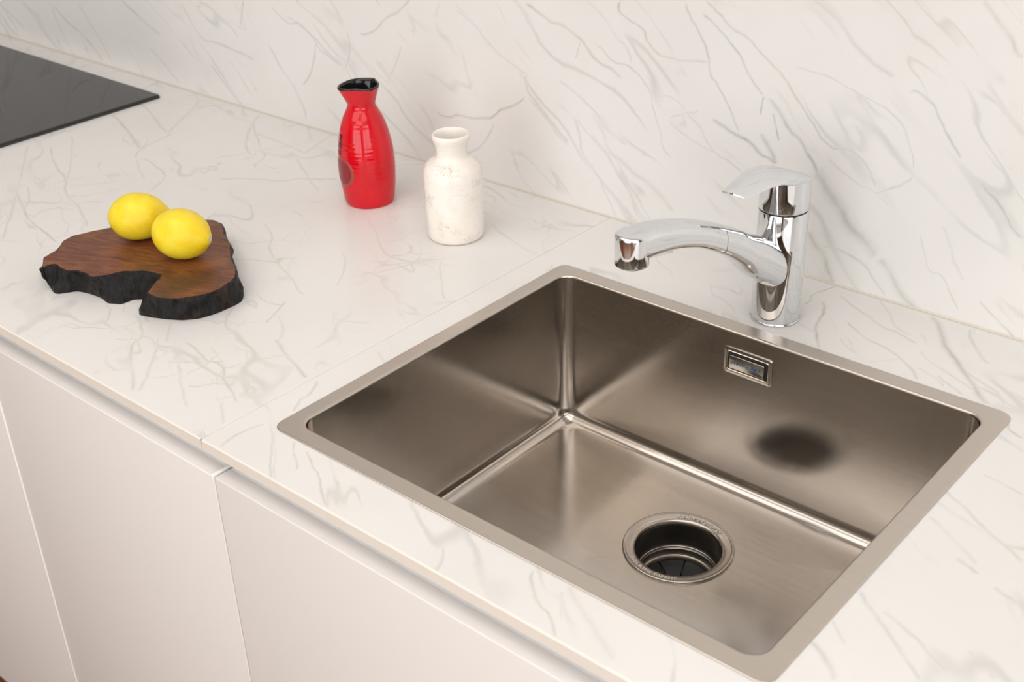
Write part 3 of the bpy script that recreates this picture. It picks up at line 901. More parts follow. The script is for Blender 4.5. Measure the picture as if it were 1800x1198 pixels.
torus('throat_ring', 0.0432, 0.0011, SD - 0.0345, M['drain'], sink)
v_, f_ = lathe([(0.0420, SD - 0.0375), (0.0420, SD - 0.0440), (0.0412, SD - 0.0450), (0.0404, SD - 0.0446), (0.0396, SD - 0.0452),
                (0.0386, SD - 0.0448), (0.0378, SD - 0.0460), (0.0378, SD - 0.052)], 96, DR[0], DR[1])
autosmooth(new_obj('inner_collar', v_, f_, M['drain'], sink, True, off), 60)
# rubber splash baffle: eight flaps falling to the middle
for k in range(8):
    a0_ = 2 * math.pi * (k + 0.04) / 8 + 0.35
    a1_ = 2 * math.pi * (k + 0.96) / 8 + 0.35
    rows = []
    for i in range(6):
        r = 0.0376 - (0.0376 - 0.005) * i / 5
        row = []
        for j in range(5):
            a = a0_ + (a1_ - a0_) * j / 4
            zz = SD - 0.050 - 0.011 * (i / 5) ** 1.3 + 0.0022 * math.sin(math.pi * j / 4) * (0.3 + i / 5)
            row.append((DR[0] + r * math.cos(a), DR[1] + r * math.sin(a), zz))
        rows.append(row)
    vv = [p for row in rows for p in row] + [(p[0], p[1], p[2] - 0.002) for row in rows for p in row]
    ff = []
    for i in range(5):
        for j in range(4):
            q = (i * 5 + j, i * 5 + j + 1, (i + 1) * 5 + j + 1, (i + 1) * 5 + j)
            ff.append(q)
            ff.append(tuple(30 + x for x in q[::-1]))
    per = [i for i in range(5)] + [i * 5 + 4 for i in range(1, 6)] + [25 + j for j in range(3, -1, -1)] + [i * 5 for i in range(4, 0, -1)]
    for i in range(len(per)):
        p, q = per[i], per[(i + 1) % len(per)]
        ff.append((q, p, 30 + p, 30 + q))
    autosmooth(new_obj('baffle_flap', vv, ff, M['black_rubber'], sink, True, off), 50)
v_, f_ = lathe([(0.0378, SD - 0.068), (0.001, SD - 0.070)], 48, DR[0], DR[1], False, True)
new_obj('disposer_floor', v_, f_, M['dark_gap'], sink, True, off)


def text_mesh(body, size):
    """outline of a word as flat polygons: list of verts (x, y) and faces"""
    cu = bpy.data.curves.new('lettering', 'FONT')
    cu.body = body
    cu.size = size
    cu.space_character = 1.12
    cu.extrude = 0.0005
    cu.resolution_u = 3
    ob = bpy.data.objects.new('lettering', cu)
    COL.objects.link(ob)
    bpy.context.view_layer.update()
    dg = bpy.context.evaluated_depsgraph_get()
    me = bpy.data.meshes.new_from_object(ob.evaluated_get(dg))
    bpy.data.objects.remove(ob)
    bpy.data.curves.remove(cu)
    return me


def arc_text(name, body, size, mid, R, z, outward, mat, parent):
    me = text_mesh(body, size)
    xs = [v.co.x for v in me.vertices]
    w = max(xs) - min(xs)
    c0 = (max(xs) + min(xs)) / 2
    for v in me.vertices:
        s = v.co.x - c0
        if outward:                          # tops away from the centre, read clockwise
            a = mid - s / R
            rr = R + v.co.y
        else:                                # tops towards the centre, read anticlockwise
            a = mid + s / R
            rr = R - v.co.y
        v.co = (DR[0] + rr * math.cos(a), DR[1] + rr * math.sin(a), z + v.co.z)
    me.update()
    o = link(name, me, mat, parent, (0, 0, 0))
    return o


M['emboss'] = plain('embossed_steel', (0.86, 0.82, 0.76, 1), 0.45, 0.8)
# view azimuth at the drain: camera stands towards (0.50, -0.87)
arc_text('embossed_lettering', 'insinkerator\u00ae', 0.0086, math.radians(94), 0.0492, SD + 0.0001, True, M['emboss'], flange)
arc_text('embossed_lettering', 'food waste disposer', 0.0066, math.radians(270), 0.0545, SD + 0.0001, False, M['emboss'], flange)

# overflow on the back wall of the basin
OX0, OX1, OZ0, OZ1 = 0.2382, 0.2970, -0.0500, -0.0181
OY = b1 - 0.0004


def rr_xz(x0, x1, z0, z1, r, y, seg=5):
    return [(p[0], y, p[1]) for p in rrect(x0, x1, z0, z1, r, 0, seg)]


pl = [rr_xz(OX0, OX1, OZ0, OZ1, 0.0035, OY + 0.0003), rr_xz(OX0, OX1, OZ0, OZ1, 0.0035, OY - 0.0006),
      rr_xz(OX0 + 0.0006, OX1 - 0.0006, OZ0 + 0.0006, OZ1 - 0.0006, 0.003, OY - 0.0011),
      rr_xz(OX0 + 0.0040, OX1 - 0.0040, OZ0 + 0.0040, OZ1 - 0.0040, 0.0022, OY - 0.0011),
      rr_xz(OX0 + 0.0046, OX1 - 0.0046, OZ0 + 0.0046, OZ1 - 0.0046, 0.0020, OY - 0.0018),
      rr_xz(OX0 + 0.0054, OX1 - 0.0054, OZ0 + 0.0054, OZ1 - 0.0054, 0.0018, OY - 0.0012),
      rr_xz(OX0 + 0.0056, OX1 - 0.0056, OZ0 + 0.0056, OZ1 - 0.0056, 0.0017, OY - 0.0002)]
v_, f_ = loft(pl)
M['plate'] = metal_mat('steel_overflow', (0.52, 0.48, 0.43, 1), 0.22, (30, 30, 30), 0.03)
plate = autosmooth(new_obj('overflow_plate', v_, f_, M['plate'], sink, True, off), 40)
v_, f_ = loft([rr_xz(OX0 + 0.0050, OX1 - 0.0050, OZ0 + 0.0050, OZ1 - 0.0050, 0.0018, OY - 0.00035),
               rr_xz(OX0 + 0.0060, OX1 - 0.0060, OZ0 + 0.0060, OZ1 - 0.0060, 0.0018, OY - 0.00040)], False, True)
new_obj('overflow_slot', v_, f_, M['dark_gap'], plate, False, (0, 0, 0))
kx0, kx1, kz0, kz1 = OX0 + 0.0078, OX1 - 0.0082, OZ0 + 0.0082, OZ1 - 0.0080
v_, f_ = loft([rr_xz(kx0, kx1, kz0, kz1, 0.0012, OY - 0.0006), rr_xz(kx0, kx1, kz0, kz1, 0.0012, OY - 0.0034),
               rr_xz(kx0 + 0.0006, kx1 - 0.0006, kz0 + 0.0006, kz1 - 0.0006, 0.0008, OY - 0.0039)], False, True)
knob = autosmooth(new_obj('overflow_cover', v_, f_, M['plate'], plate, True, (0, 0, 0)), 40)
# blue brush-script print on the cover (strokes as flat ribbons)
strokes = [[(0.03, .1), (.07, .85), (.11, .9), (.13, .1)], [(.05, .45), (.13, .45)], [(.16, .7), (.2, .2), (.24, .7)], [(.24, .7), (.2, 0)],
           [(.28, .65), (.27, .25), (.31, .15), (.34, .4), (.32, .65), (.28, .65)], [(.38, .15), (.38, .65), (.42, .4), (.45, .7), (.46, .15)],
           [(.50, .15), (.52, .65), (.55, .15), (.58, .65), (.60, .15)], [(.64, .15), (.69, .9), (.74, .9), (.75, .1)], [(.66, .45), (.75, .45)],
           [(.79, .65), (.79, .15)], [(.79, .65), (.85, .6), (.79, .4), (.87, .15)], [(.90, .15), (.94, .85), (.98, .1)], [(.91, .4), (.97, .4)]]
vs, fs = [], []
SX0, SX1, SZ0, SZ1 = kx0 + 0.003, kx1 - 0.003, (kz0 + kz1) / 2 - 0.0022, (kz0 + kz1) / 2 + 0.0026
for st in strokes:
    P = [Vector((SX0 + (SX1 - SX0) * a, SZ0 + (SZ1 - SZ0) * b)) for a, b in st]
    for p, q in zip(P, P[1:]):
        d = (q - p).normalized()
        n_ = Vector((-d.y, d.x)) * 0.00042
        p = p - d * 0.0002
        q = q + d * 0.0002
        b = len(vs)
        for w in (p + n_, p - n_, q - n_, q + n_):
            vs.append((w.x, OY - 0.00402, w.y))
        fs.append((b, b + 1, b + 2, b + 3))
# the print lies on the cover, so it hangs from the plate like the cover
new_obj('blue_print', vs, fs, M['blue'], plate, False, (0, 0, 0))
tag(sink, 'rectangular stainless steel sink set flush in the marble worktop', 'sink')

# ------------------------------------------------------------------ tap
FX, FY = 0.263, 0.483
tap = empty('mixer_tap', (FX, FY, 0))
R0 = 0.0262
v_, f_ = lathe([(0.0, 0.0002), (0.0262, 0.0002), (0.0270, 0.0006), (0.0270, 0.0020), (0.0264, 0.0026)], 64)
autosmooth(new_obj('base_ring', v_, f_, M['chrome'], tap, True), 50)
v_, f_ = lathe([(0.0262, 0.0022), (R0, 0.004), (R0, 0.06), (R0, 0.1255), (0.0258, 0.1268), (0.0240, 0.1268)], 64)
autosmooth(new_obj('body', v_, f_, M['chrome'], tap, True), 50)
v_, f_ = lathe([(0.0246, 0.1260), (0.0246, 0.1290)], 64)
new_obj('seam_ring', v_, f_, M['dark_gap'], tap, True)


def lever_top(r):
    return cinterp([(-0.027, 0.1560), (-0.012, 0.1650), (0.010, 0.1740), (0.035, 0.1790), (0.060, 0.1790), (0.097, 0.1752)], r)


# cap: cylinder whose top follows the lever
n = 64
LT = math.radians(2.0)


def ld(r, s, z):
    """lever frame (r along the lever, s sideways) -> tap frame"""
    return (-math.sin(LT) * r + math.cos(LT) * s, -math.cos(LT) * r - math.sin(LT) * s, z)


rings = []
for rad, k in ((0.0240, -1), (0.0258, -1), (R0, 0), (R0, 0.35), (R0, 0.7), (R0, 1.0), (R0 * 0.9, 1.0), (R0 * 0.5, 1.0)):
    ring = []
    for i in range(n):
        a = 2 * math.pi * i / n
        r, s = rad * math.cos(a), rad * math.sin(a)
        zt = lever_top(r) - 0.0035
        z = (0.1282 if rad < 0.025 else 0.1284) if k < 0 else 0.1296 + (zt - 0.1296) * k
        ring.append(ld(r, s, z))
    rings.append(ring)
v_, f_ = loft(rings, False, True)
autosmooth(new_obj('cap', v_, f_, M['chrome'], tap, True), 45)
# lever blade
rings = []
NR, NS = 40, 28
for i in range(NR + 1):
    t = i / NR
    r = -0.0268 + (0.0970 + 0.0268) * (0.5 - 0.5 * math.cos(math.pi * t))
    if r < 0:
        w = math.sqrt(max(1e-7, 0.0268 ** 2 - r * r)) if r > -0.0268 else 0.0005
    else:
        w = cinterp([(0.0, 0.0268), (0.02, 0.0262), (0.045, 0.0225), (0.07, 0.0180), (0.097, 0.0148)], r)
    w = max(w, 0.0012)
    zt = lever_top(r)
    th_ = cinterp([(-0.027, 0.007), (0.0, 0.010), (0.026, 0.013), (0.045, 0.0085), (0.07, 0.0058), (0.097, 0.0036)], r)
    endr = min(1.0, math.sqrt(max(0.0, (0.0971 - r) / 0.006))) if r > 0.0911 else 1.0
    ring = []
    for j in range(NS):
        a = 2 * math.pi * j / NS
        ca, sa = math.cos(a), math.sin(a)
        px = math.copysign(abs(ca) ** 0.42, ca) * w * (0.9 + 0.1 * endr)
        if sa >= 0:                           # gently crowned upper face, the sides drop away
            pz = zt - 0.0028 * (px / w) ** 2 * 1.0 - (1 - abs(sa) ** 0.42) * th_ * 0.5
        else:
            pz = zt - th_ * (0.5 + 0.5 * abs(sa) ** 0.42) - 0.0012 * (px / w) ** 2
        mid = zt - th_ * 0.55
        pz = mid + (pz - mid) * (0.35 + 0.65 * endr)
        ring.append(ld(r, px, pz))
    rings.append(ring)
v_, f_ = loft(rings, True, True)
autosmooth(new_obj('lever', v_, f_, M['chrome'], tap, True), 38)

# spout (fixed root) and pull-out spray head
ST = math.radians(8.0)
TOP = [(-0.005, 0.084), (0.012, 0.0915), (0.038, 0.1075), (0.0625, 0.1200), (0.0776, 0.1290), (0.102, 0.1405), (0.126, 0.1510),
       (0.160, 0.1625), (0.190, 0.1690), (0.215, 0.1715), (0.242, 0.1710)]
BOT = [(-0.005, 0.028), (0.012, 0.0375), (0.038, 0.0560), (0.0603, 0.0735), (0.0743, 0.0880), (0.1007, 0.1080), (0.1257, 0.1225),
       (0.1488, 0.1335), (0.1822, 0.1430), (0.2092, 0.1470)]
WID = [(-0.005, 0.0215), (0.03, 0.0215), (0.06, 0.0200), (0.104, 0.0180), (0.16, 0.0168), (0.2092, 0.0166)]


def sd(r, s, z):
    return (-math.sin(ST) * r + math.cos(ST) * s, -math.cos(ST) * r - math.sin(ST) * s, z)


NC, NRAD = 0.2254, 0.0166


def spout_ring(r, bot=None, n=40, shrink=0.0):
    zt = cinterp(TOP, r)
    zb = cinterp(BOT, r) if bot is None else bot
    w = cinterp(WID, r)
    ex = interp([(0.0, 2.3), (0.06, 2.6), (0.12, 3.4), (0.18, 4.2), (0.21, 6.0)], r)
    if r > NC:
        w = NRAD * math.sqrt(max(0.0, 1 - ((r - NC) / NRAD) ** 2))
    w = max(w, 0.0006) - shrink
    zt, zb = zt - shrink, zb + shrink
    mid, hh = (zt + zb) / 2, (zt - zb) / 2
    pts = []
    for j in range(n):
        a = 2 * math.pi * j / n
        ca, sa = math.cos(a), math.sin(a)
        pts.append(sd(r, math.copysign(abs(ca) ** (2 / ex), ca) * w, mid + math.copysign(abs(sa) ** (2 / ex), sa) * hh))
    return pts


SEAM = 0.1095
rs = [0.0 + (SEAM - 0.0004) * i / 22 for i in range(23)]
v_, f_ = loft([spout_ring(r) for r in rs] + [spout_ring(SEAM - 0.0004, shrink=0.0012)], True, True)
autosmooth(new_obj('spout', v_, f_, M['chrome'], tap, True), 45)
v_, f_ = loft([spout_ring(SEAM - 0.0006, shrink=0.0009), spout_ring(SEAM + 0.0008, shrink=0.0009)])
new_obj('seam_gap', v_, f_, M['dark_gap'], tap, True)
rs = [SEAM + 0.0004 + (NC - NRAD - SEAM - 0.0004) * i / 24 for i in range(25)]
rings = [spout_ring(SEAM + 0.0004, shrink=0.0012)] + [spout_ring(r) for r in rs]
NB = 0.1400
rs2 = [NC - NRAD + NRAD * 0.9 * i / 6 for i in range(1, 7)]
rings += [spout_ring(r) for r in rs2]
v_, f_ = loft(rings, True, True)
head = autosmooth(new_obj('spray_head', v_, f_, M['chrome'], tap, True), 45)
c_ = sd(NC, 0, 0)
zt_ = 0.1716
prof = [(0.0150, NB + 0.0003), (NRAD - 0.0004, NB + 0.0003), (NRAD, NB + 0.0010), (NRAD, NB + 0.012), (NRAD, zt_ - 0.0035)]
prof += [(NRAD - 0.0035 * (1 - math.cos(math.radians(a))), zt_ - 0.0035 + 0.0035 * math.sin(math.radians(a))) for a in (20, 40, 60, 80, 90)]
prof += [(0.006, zt_ + 0.0001)]
v_, f_ = lathe(prof, 64, c_[0], c_[1], False, True)
autosmooth(new_obj('nozzle', v_, f_, M['chrome'], head, True), 45)
v_, f_ = lathe([(0.0145, NB + 0.0002), (0.0145, NB - 0.0010), (0.0125, NB - 0.0014), (0.001, NB - 0.0012)], 48, c_[0], c_[1], False, True)
new_obj('aerator', v_, f_, M['black_rubber'], head, True)
# small release tab under the spray head
tb = []
for r, zz in ((0.176, 0.1405), (0.206, 0.1452)):
    tb += [sd(r, -0.006, zz), sd(r, 0.006, zz), sd(r, 0.006, zz - 0.0042), sd(r, -0.006, zz - 0.0042)]
autosmooth(new_obj('release_tab', tb, [(0, 1, 5, 4), (1, 2, 6, 5), (2, 3, 7, 6), (3, 0, 4, 7), (3, 2, 1, 0), (4, 5, 6, 7)],
                   M['chrome'], head, False), 30)
tag(tap, 'chrome single lever kitchen mixer tap with arched spout behind the sink', 'tap')

# ------------------------------------------------------------------ red sake bottle
BX, BY = -0.3285, 0.4425
CAMAZ = math.atan2(-0.5876 - BY, 0.8348 - BX)
red = empty('sake_bottle', (BX, BY, 0))


def red_mat():
    t = NT('red_glaze')
    v = t.coords()
    n1 = t.noise(v, 30, 3)
    c = t.mix(t.smooth(n1, 0.35, 0.7), (0.60, 0.002, 0.010, 1), (0.67, 0.003, 0.014, 1))
    t.set(Base_Color=c, Roughness=0.06)
    return t.m


M['red'] = red_mat()
M['black_glaze'] = plain('black_glaze', (0.006, 0.006, 0.007, 1), 0.08)
RP = [(0.0, 0.0312), (0.004, 0.0330), (0.012, 0.0343), (0.029, 0.0363), (0.0525, 0.0372), (0.0757, 0.0360), (0.0985, 0.0318),
      (0.1145, 0.0268), (0.125, 0.0216), (0.1310, 0.0188), (0.1343, 0.0181)]
LIP = [(-0.3415, 0.4161), (-0.3352, 0.4132), (-0.3157, 0.4237), (-0.2997, 0.4358), (-0.3001, 0.442), (-0.3198, 0.4647),
       (-0.3277, 0.4693), (-0.3415, 0.4623), (-0.3503, 0.4501), (-0.3498, 0.4336)]
LC = (-0.3268, 0.4420)
pol = sorted([(math.atan2(y - LC[1], x - LC[0]), math.hypot(x - LC[0], y - LC[1])) for x, y in LIP])
pol = [(a - 2 * math.pi, r) for a, r in pol[-3:]] + pol + [(a + 2 * math.pi, r) for a, r in pol[:3]]
N_ = 72
lipr = [cinterp(pol, -math.pi + 2 * math.pi * i / N_) for i in range(N_)]


def lip_ring(t, z, k=1.0, d=0.0):
    """blend from the round neck (t=0) to the pinched lip (t=1)"""
    out = []
    for i in range(N_):
        a = -math.pi + 2 * math.pi * i / N_
        r = 0.0181 + (lipr[i] - 0.0181) * t - d
        cx, cy = (LC[0] - BX) * t, (LC[1] - BY) * t
        out.append((cx + r * math.cos(a), cy + r * math.sin(a), z))
    return out


def red_r(z):
    r = cinterp(RP, z)
    return r + 0.00007 * math.sin(z * 2 * math.pi / 0.0056) * (1 if 0.008 < z < 0.12 else 0)


rings = []
for i in range(115):
    z = 0.1343 * i / 114
    rings.append([(red_r(z) * math.cos(-math.pi + 2 * math.pi * j / N_), red_r(z) * math.sin(-math.pi + 2 * math.pi * j / N_), z + 0.0002) for j in range(N_)])
for i in range(1, 11):
    t = i / 10
    rings.append(lip_ring(t ** 1.15, 0.1343 + 0.0237 * t))
v_, f_ = loft(rings, True, False)
body = autosmooth(new_obj('body', v_, f_, M['red'], red, True), 60)
rings = [lip_ring(1.0, 0.1580), lip_ring(1.0, 0.1592, d=-0.0003), lip_ring(1.0, 0.1603, d=0.0003), lip_ring(1.0, 0.1608, d=0.0012),
         lip_ring(1.0, 0.1603, d=0.0021), lip_ring(0.97, 0.1585, d=0.0028)]
for i in range(1, 9):
    t = 1 - i / 8
    rings.append(lip_ring(t, 0.1343 + 0.024 * t, d=0.0030))
rings += [circle(r, z, N_) for r, z in ((0.022, 0.122), (0.03, 0.10), (0.032, 0.06), (0.03, 0.008))]
rings[-4:] = [[(r * math.cos(-math.pi + 2 * math.pi * j / N_), r * math.sin(-math.pi + 2 * math.pi * j / N_), z) for j in range(N_)]
              for r, z in ((0.020, 0.122), (0.028, 0.10), (0.032, 0.06), (0.028, 0.008))]
v_, f_ = loft(rings, False, True)
autosmooth(new_obj('inner_glaze', v_, f_, M['black_glaze'], red, True), 60)


def on_red(a, z, d):
    r = cinterp(RP, z) + d
    return (r * math.cos(CAMAZ + a), r * math.sin(CAMAZ + a), z + 0.0002)


# round stamp pressed on the side
M['stamp'] = plain('stamp_dull_red', (0.26, 0.012, 0.016, 1), 0.28)
M['stamp_rim'] = plain('stamp_rim', (0.36, 0.06, 0.055, 1), 0.3)
A0, Z0_ = math.radians(-60), 0.050
vs, fs = [], []
rad = [0.0, 0.006, 0.012, 0.0165, 0.0195, 0.0205]
hgt = [0.0006, 0.0006, 0.0006, 0.0007, 0.0007, 0.0002]
for r, h in zip(rad, hgt):
    for j in range(40):
        a = 2 * math.pi * j / 40
        vs.append(on_red(A0 + r * math.cos(a) / 0.0372, Z0_ + r * math.sin(a), h))
for i in range(5):
    for j in range(40):
        k = (j + 1) % 40
        fs.append((i * 40 + j, i * 40 + k, (i + 1) * 40 + k, (i + 1) * 40 + j))
o = new_obj('stamp', vs, fs, [M['stamp'], M['stamp_rim']], red, True)
for p in o.data.polygons:
    p.material_index = 1 if p.index >= 120 else 0
# black brush characters above the stamp
vs, fs = [], []
rnd = random.Random(11)
CH = [[(-.5, .8), (.5, .9)], [(0, 1), (-.1, .1)], [(-.5, .45), (.45, .5)], [(-.1, .1), (.5, .0)], [(-.5, .1), (-.2, .5)]]
CH2 = [[(-.4, .9), (-.45, .1)], [(-.4, .9), (.45, .85), (.4, .1)], [(-.4, .5), (.4, .5)], [(-.4, .1), (.4, .1)], [(0, .9), (0, .1)]]
CH3 = [[(-.5, .7), (.5, .75)], [(0, 1), (-.5, .0)], [(0, .6), (.5, .0)], [(-.2, .3), (.3, .3)]]
for zc, ch in ((0.094, CH), (0.0845, CH2), (0.075, CH3)):
    for st in ch:
        P = [Vector((a * 0.0085, b * 0.0085 - 0.004)) for a, b in st]
        for p, q in zip(P, P[1:]):
            d = (q - p).normalized()
            n_ = Vector((-d.y, d.x)) * 0.00085
            K = 5
            b = len(vs)
            for k in range(K + 1):
                w = p + (q - p) * k / K
                for e in (w + n_ * (1.1 - 0.4 * k / K), w - n_ * (1.1 - 0.4 * k / K)):
                    vs.append(on_red(math.radians(-67) + e.x / cinterp(RP, zc), zc + e.y, 0.00035))
            for k in range(K):
                fs.append((b + 2 * k, b + 2 * k + 1, b + 2 * k + 3, b + 2 * k + 2))
new_obj('brush_characters', vs, fs, M['black_glaze'], red, True)
tag(red, 'glossy red ceramic sake bottle with pinched black lip beside the white vase', 'bottle')

# ------------------------------------------------------------------ white vase
VX, VY = -0.1595, 0.4300
vase = empty('bottle_vase', (VX, VY, 0))


def vase_mat():
    t = NT('cream_glaze')
    v = t.coords()
    n1 = t.noise(v, 22, 4, 0.6)
    base = t.mix(t.smooth(n1, 0.35, 0.72), (0.92, 0.88, 0.82, 1), (0.87, 0.79, 0.70, 1))
    vo = t.n('TexVoronoi', feature='DISTANCE_TO_EDGE')
    t.put(vo.inputs['Vector'], t.coords(scale=(1, 1, 1.5)))
    vo.inputs['Scale'].default_value = 260
    crack = t.smooth(vo.outputs['Distance'], 0.07, 0.0)
    mask = t.smooth(t.noise(v, 34, 3, 0.6), 0.55, 0.68)
    spot = t.math('MULTIPLY', crack, mask)
    c = t.mix(t.math('MULTIPLY', spot, 0.85), base, (0.40, 0.20, 0.09, 1))
    n3 = t.noise(t.coords(scale=(30, 30, 160)), 2.0, 3)
    c = t.mix(t.math('MULTIPLY', t.smooth(n3, 0.55, 0.8), 0.30), c, (0.72, 0.50, 0.38, 1))
    t.set(Base_Color=c, Roughness=0.22)
    t.bump(n3, 0.15, 0.0004)
    return t.m


M['cream'] = vase_mat()
VP = [(0.0310, 0.0002), (0.0335, 0.0010), (0.0347, 0.0035), (0.0350, 0.008), (0.0353, 0.020), (0.0360, 0.045), (0.0366, 0.070), (0.0367, 0.080),
      (0.0362, 0.0865), (0.0345, 0.0925), (0.0312, 0.0970), (0.0270, 0.1000), (0.0228, 0.1022), (0.0203, 0.1045), (0.0193, 0.1080), (0.0190, 0.1120),
      (0.0195, 0.1170), (0.0205, 0.1215), (0.0221, 0.1250), (0.0230, 0.1280), (0.0232, 0.1305), (0.0226, 0.1328), (0.0214, 0.1338), (0.0200, 0.1330),
      (0.0188, 0.1300), (0.0172, 0.122), (0.0164, 0.112), (0.0170, 0.103), (0.024, 0.096), (0.032, 0.086), (0.032, 0.02), (0.028, 0.006)]
v_, f_ = lathe(VP, 80, 0, 0, True, True)
autosmooth(new_obj('body', v_, f_, M['cream'], vase, True), 60)
tag(vase, 'cream white ceramic bottle vase with crackled glaze beside the red bottle', 'vase')

# ------------------------------------------------------------------ wooden board with charred edge
BOARD = [(-0.439, 0.0209, -0.4366, 0.0299), (-0.4493, 0.033, None, None), (-0.4669, 0.0444, None, None), (-0.4736, 0.0671, None, None), (-0.4909, 0.0849, None, None), (-0.4939, 0.0996, None, None), (-0.487, 0.1195, None, None), (-0.4787, 0.1406, None, None), (-0.4625, 0.1703, None, None), (-0.4442, 0.207, None, None), (-0.4264, 0.2316, None, None), (-0.4164, 0.2354, None, None), (-0.4033, 0.2296, None, None), (-0.3907, 0.2365, None, None), (-0.3742, 0.2361, None, None), (-0.3551, 0.2254, None, None), (-0.3302, 0.2101, None, None), (-0.3139, 0.2033, None, None), (-0.2861, 0.1828, None, None), (-0.256, 0.1656, -0.2606, 0.1721), (-0.2419, 0.1548, -0.2316, 0.15), (-0.2329, 0.1426, -0.2292, 0.1375), (-0.2283, 0.1233, -0.2304, 0.1105), (-0.2294, 0.1022, -0.2357, 0.0926), (-0.2394, 0.0846, -0.2479, 0.0782), (-0.2514, 0.0703, -0.2644, 0.0688), (-0.2679, 0.0629, -0.2829, 0.0606), (-0.2859, 0.0632, -0.2989, 0.0562), (-0.3018, 0.0841, -0.319, 0.0732), (-0.3124, 0.1014, -0.3277, 0.081), (-0.3372, 0.0934, -0.335, 0.0734), (-0.3538, 0.0796, -0.3366, 0.0585), (-0.3606, 0.0628, -0.3513, 0.0506), (-0.3707, 0.0467, -0.3693, 0.0535), (-0.3883, 0.0492, -0.3883, 0.0517), (-0.4008, 0.0467, -0.408, 0.0465), (-0.4087, 0.0394, -0.4129, 0.0372), (-0.423, 0.0396, -0.4187, 0.0286), (-0.4371, 0.0421, -0.424, 0.0266), (-0.4402, 0.0345, -0.4306, 0.028)]
OB = (-0.37, 0.13)
TB = 0.028
board = empty('serving_board', (OB[0], OB[1], 0))
top, bot = [], []
cx = sum(p[0] for p in BOARD) / len(BOARD)
cy = sum(p[1] for p in BOARD) / len(BOARD)
for a, b, c, d in BOARD:
    if c is None:
        v = Vector((cx - a, cy - b)).normalized() * 0.004
        c, d = a + v.x, b + v.y
    top.append(Vector((a - OB[0], b - OB[1])))
    bot.append(Vector((c - OB[0], d - OB[1])))
# subdivide the outline and roughen it
T2, B2 = [], []
nb = len(top)
for i in range(nb):
    p, q, r, s = top[i], top[(i + 1) % nb], bot[i], bot[(i + 1) % nb]
    k = max(2, int((q - p).length / 0.0022))
    for j in range(k):
        t = j / k
        T2.append(p.lerp(q, t))
        B2.append(r.lerp(s, t))
n = len(T2)
for lst in (T2, B2):
    for _ in range(2):
        cp = [x.copy() for x in lst]
        for i in range(n):
            lst[i] = cp[i] * 0.5 + (cp[i - 1] + cp[(i + 1) % n]) * 0.25


def bn(p, s, z=0.0):
    return noise.noise(Vector((p.x * s, p.y * s, z)))


def wood_mat():
    t = NT('dark_wood')
    v = t.coords(rot=(0, 0, math.radians(-20)))
    sep = t.n('SeparateXYZ')
    t.put(sep.inputs[0], v)
    w = t.noise(v, 14, 3, 0.6, col=True)
    vv = t.vmath('ADD', v, t.scale(t.vmath('SUBTRACT', w, (0.5, 0.5, 0.5)), 0.030))
    mp = t.n('Mapping')
    mp.inputs['Scale'].default_value = (14, 260, 20)
    t.put(mp.inputs[0], vv)
    g = t.noise(mp.outputs[0], 1.6, 5, 0.65, 0.4)
    c = t.mix(t.smooth(g, 0.32, 0.68), (0.080, 0.021, 0.010, 1), (0.235, 0.070, 0.027, 1))
    big = t.noise(v, 16, 3, 0.6)
    c = t.mix(t.math('MULTIPLY', t.smooth(big, 0.50, 0.70), 0.75), c, (0.05, 0.018, 0.011, 1))
    hot = t.noise(t.coords(loc=(3, 1, 0)), 13, 2)
    c = t.mix(t.math('MULTIPLY', t.smooth(hot, 0.5, 0.72), 0.5), c, (0.33, 0.125, 0.03, 1))
    t.set(Base_Color=c, Roughness=t.lin(g, 0.3, 0.7, 0.5, 0.36))
    t.bump(g, 0.15, 0.0003)
    return t.m


def char_mat():
    t = NT('charred_bark')
    v = t.coords(scale=(150, 150, 26))
    g = t.noise(v, 1.4, 5, 0.7)
    c = t.mix(t.smooth(g, 0.35, 0.72), (0.003, 0.0028, 0.0028, 1), (0.016, 0.014, 0.014, 1))
    r = t.smooth(t.noise(t.coords(scale=(60, 60, 60)), 1.0, 3), 0.58, 0.72)
    c = t.mix(t.math('MULTIPLY', r, 0.35), c, (0.10, 0.028, 0.016, 1))
    t.set(Base_Color=c, Roughness=0.38)
    t.b.inputs['Specular IOR Level'].default_value = 0.28
    t.bump(g, 1.0, 0.003)
    return t.m


M['wood'], M['char'] = wood_mat(), char_mat()
rows = []
LEV = 9
for k in range(LEV + 1):
    t = k / LEV
    row = []
    for i in range(n):
        p = T2[i].lerp(B2[i], t)
        out = (T2[i] - T2[i - 2]).normalized()
        nrm = Vector((-out.y, out.x))
        amp = math.sin(math.pi * min(1, max(0, t))) ** 0.6 if 0 < t < 1 else 0.0
        h = bn(p, 150, t * 2.2) * 0.0030 + bn(p, 480, t * 2.0) * 0.0014 + bn(p, 70, t * 1.8) * 0.0044
        p = p + nrm * h * amp
        row.append((p.x, p.y, TB * (1 - t) + 0.0003 + (bn(p, 90, 7.0) * 0.0012 if k == 0 else 0)))
    rows.append(row)
inset = []
for i in range(n):
    out = (T2[(i + 2) % n] - T2[i - 2]).normalized()
    nrm = Vector((-out.y, out.x))
    d = 0.0012 + 0.0022 * max(0.0, bn(T2[i], 60, 1.7) + 0.35) + 0.0008 * bn(T2[i], 300, 4.0)
    p = T2[i] - nrm * d
    inset.append((p.x, p.y, TB + 0.0003))
rows[0] = [(p[0], p[1], p[2] - 0.0011 + 0.0006 * bn(Vector((p[0], p[1])), 220, 9.0)) for p in rows[0]]
rows.insert(0, inset)
v_, f_ = loft(rows, False, False)
autosmooth(new_obj('charred_edge', v_, f_, M['char'], board, True), 70)
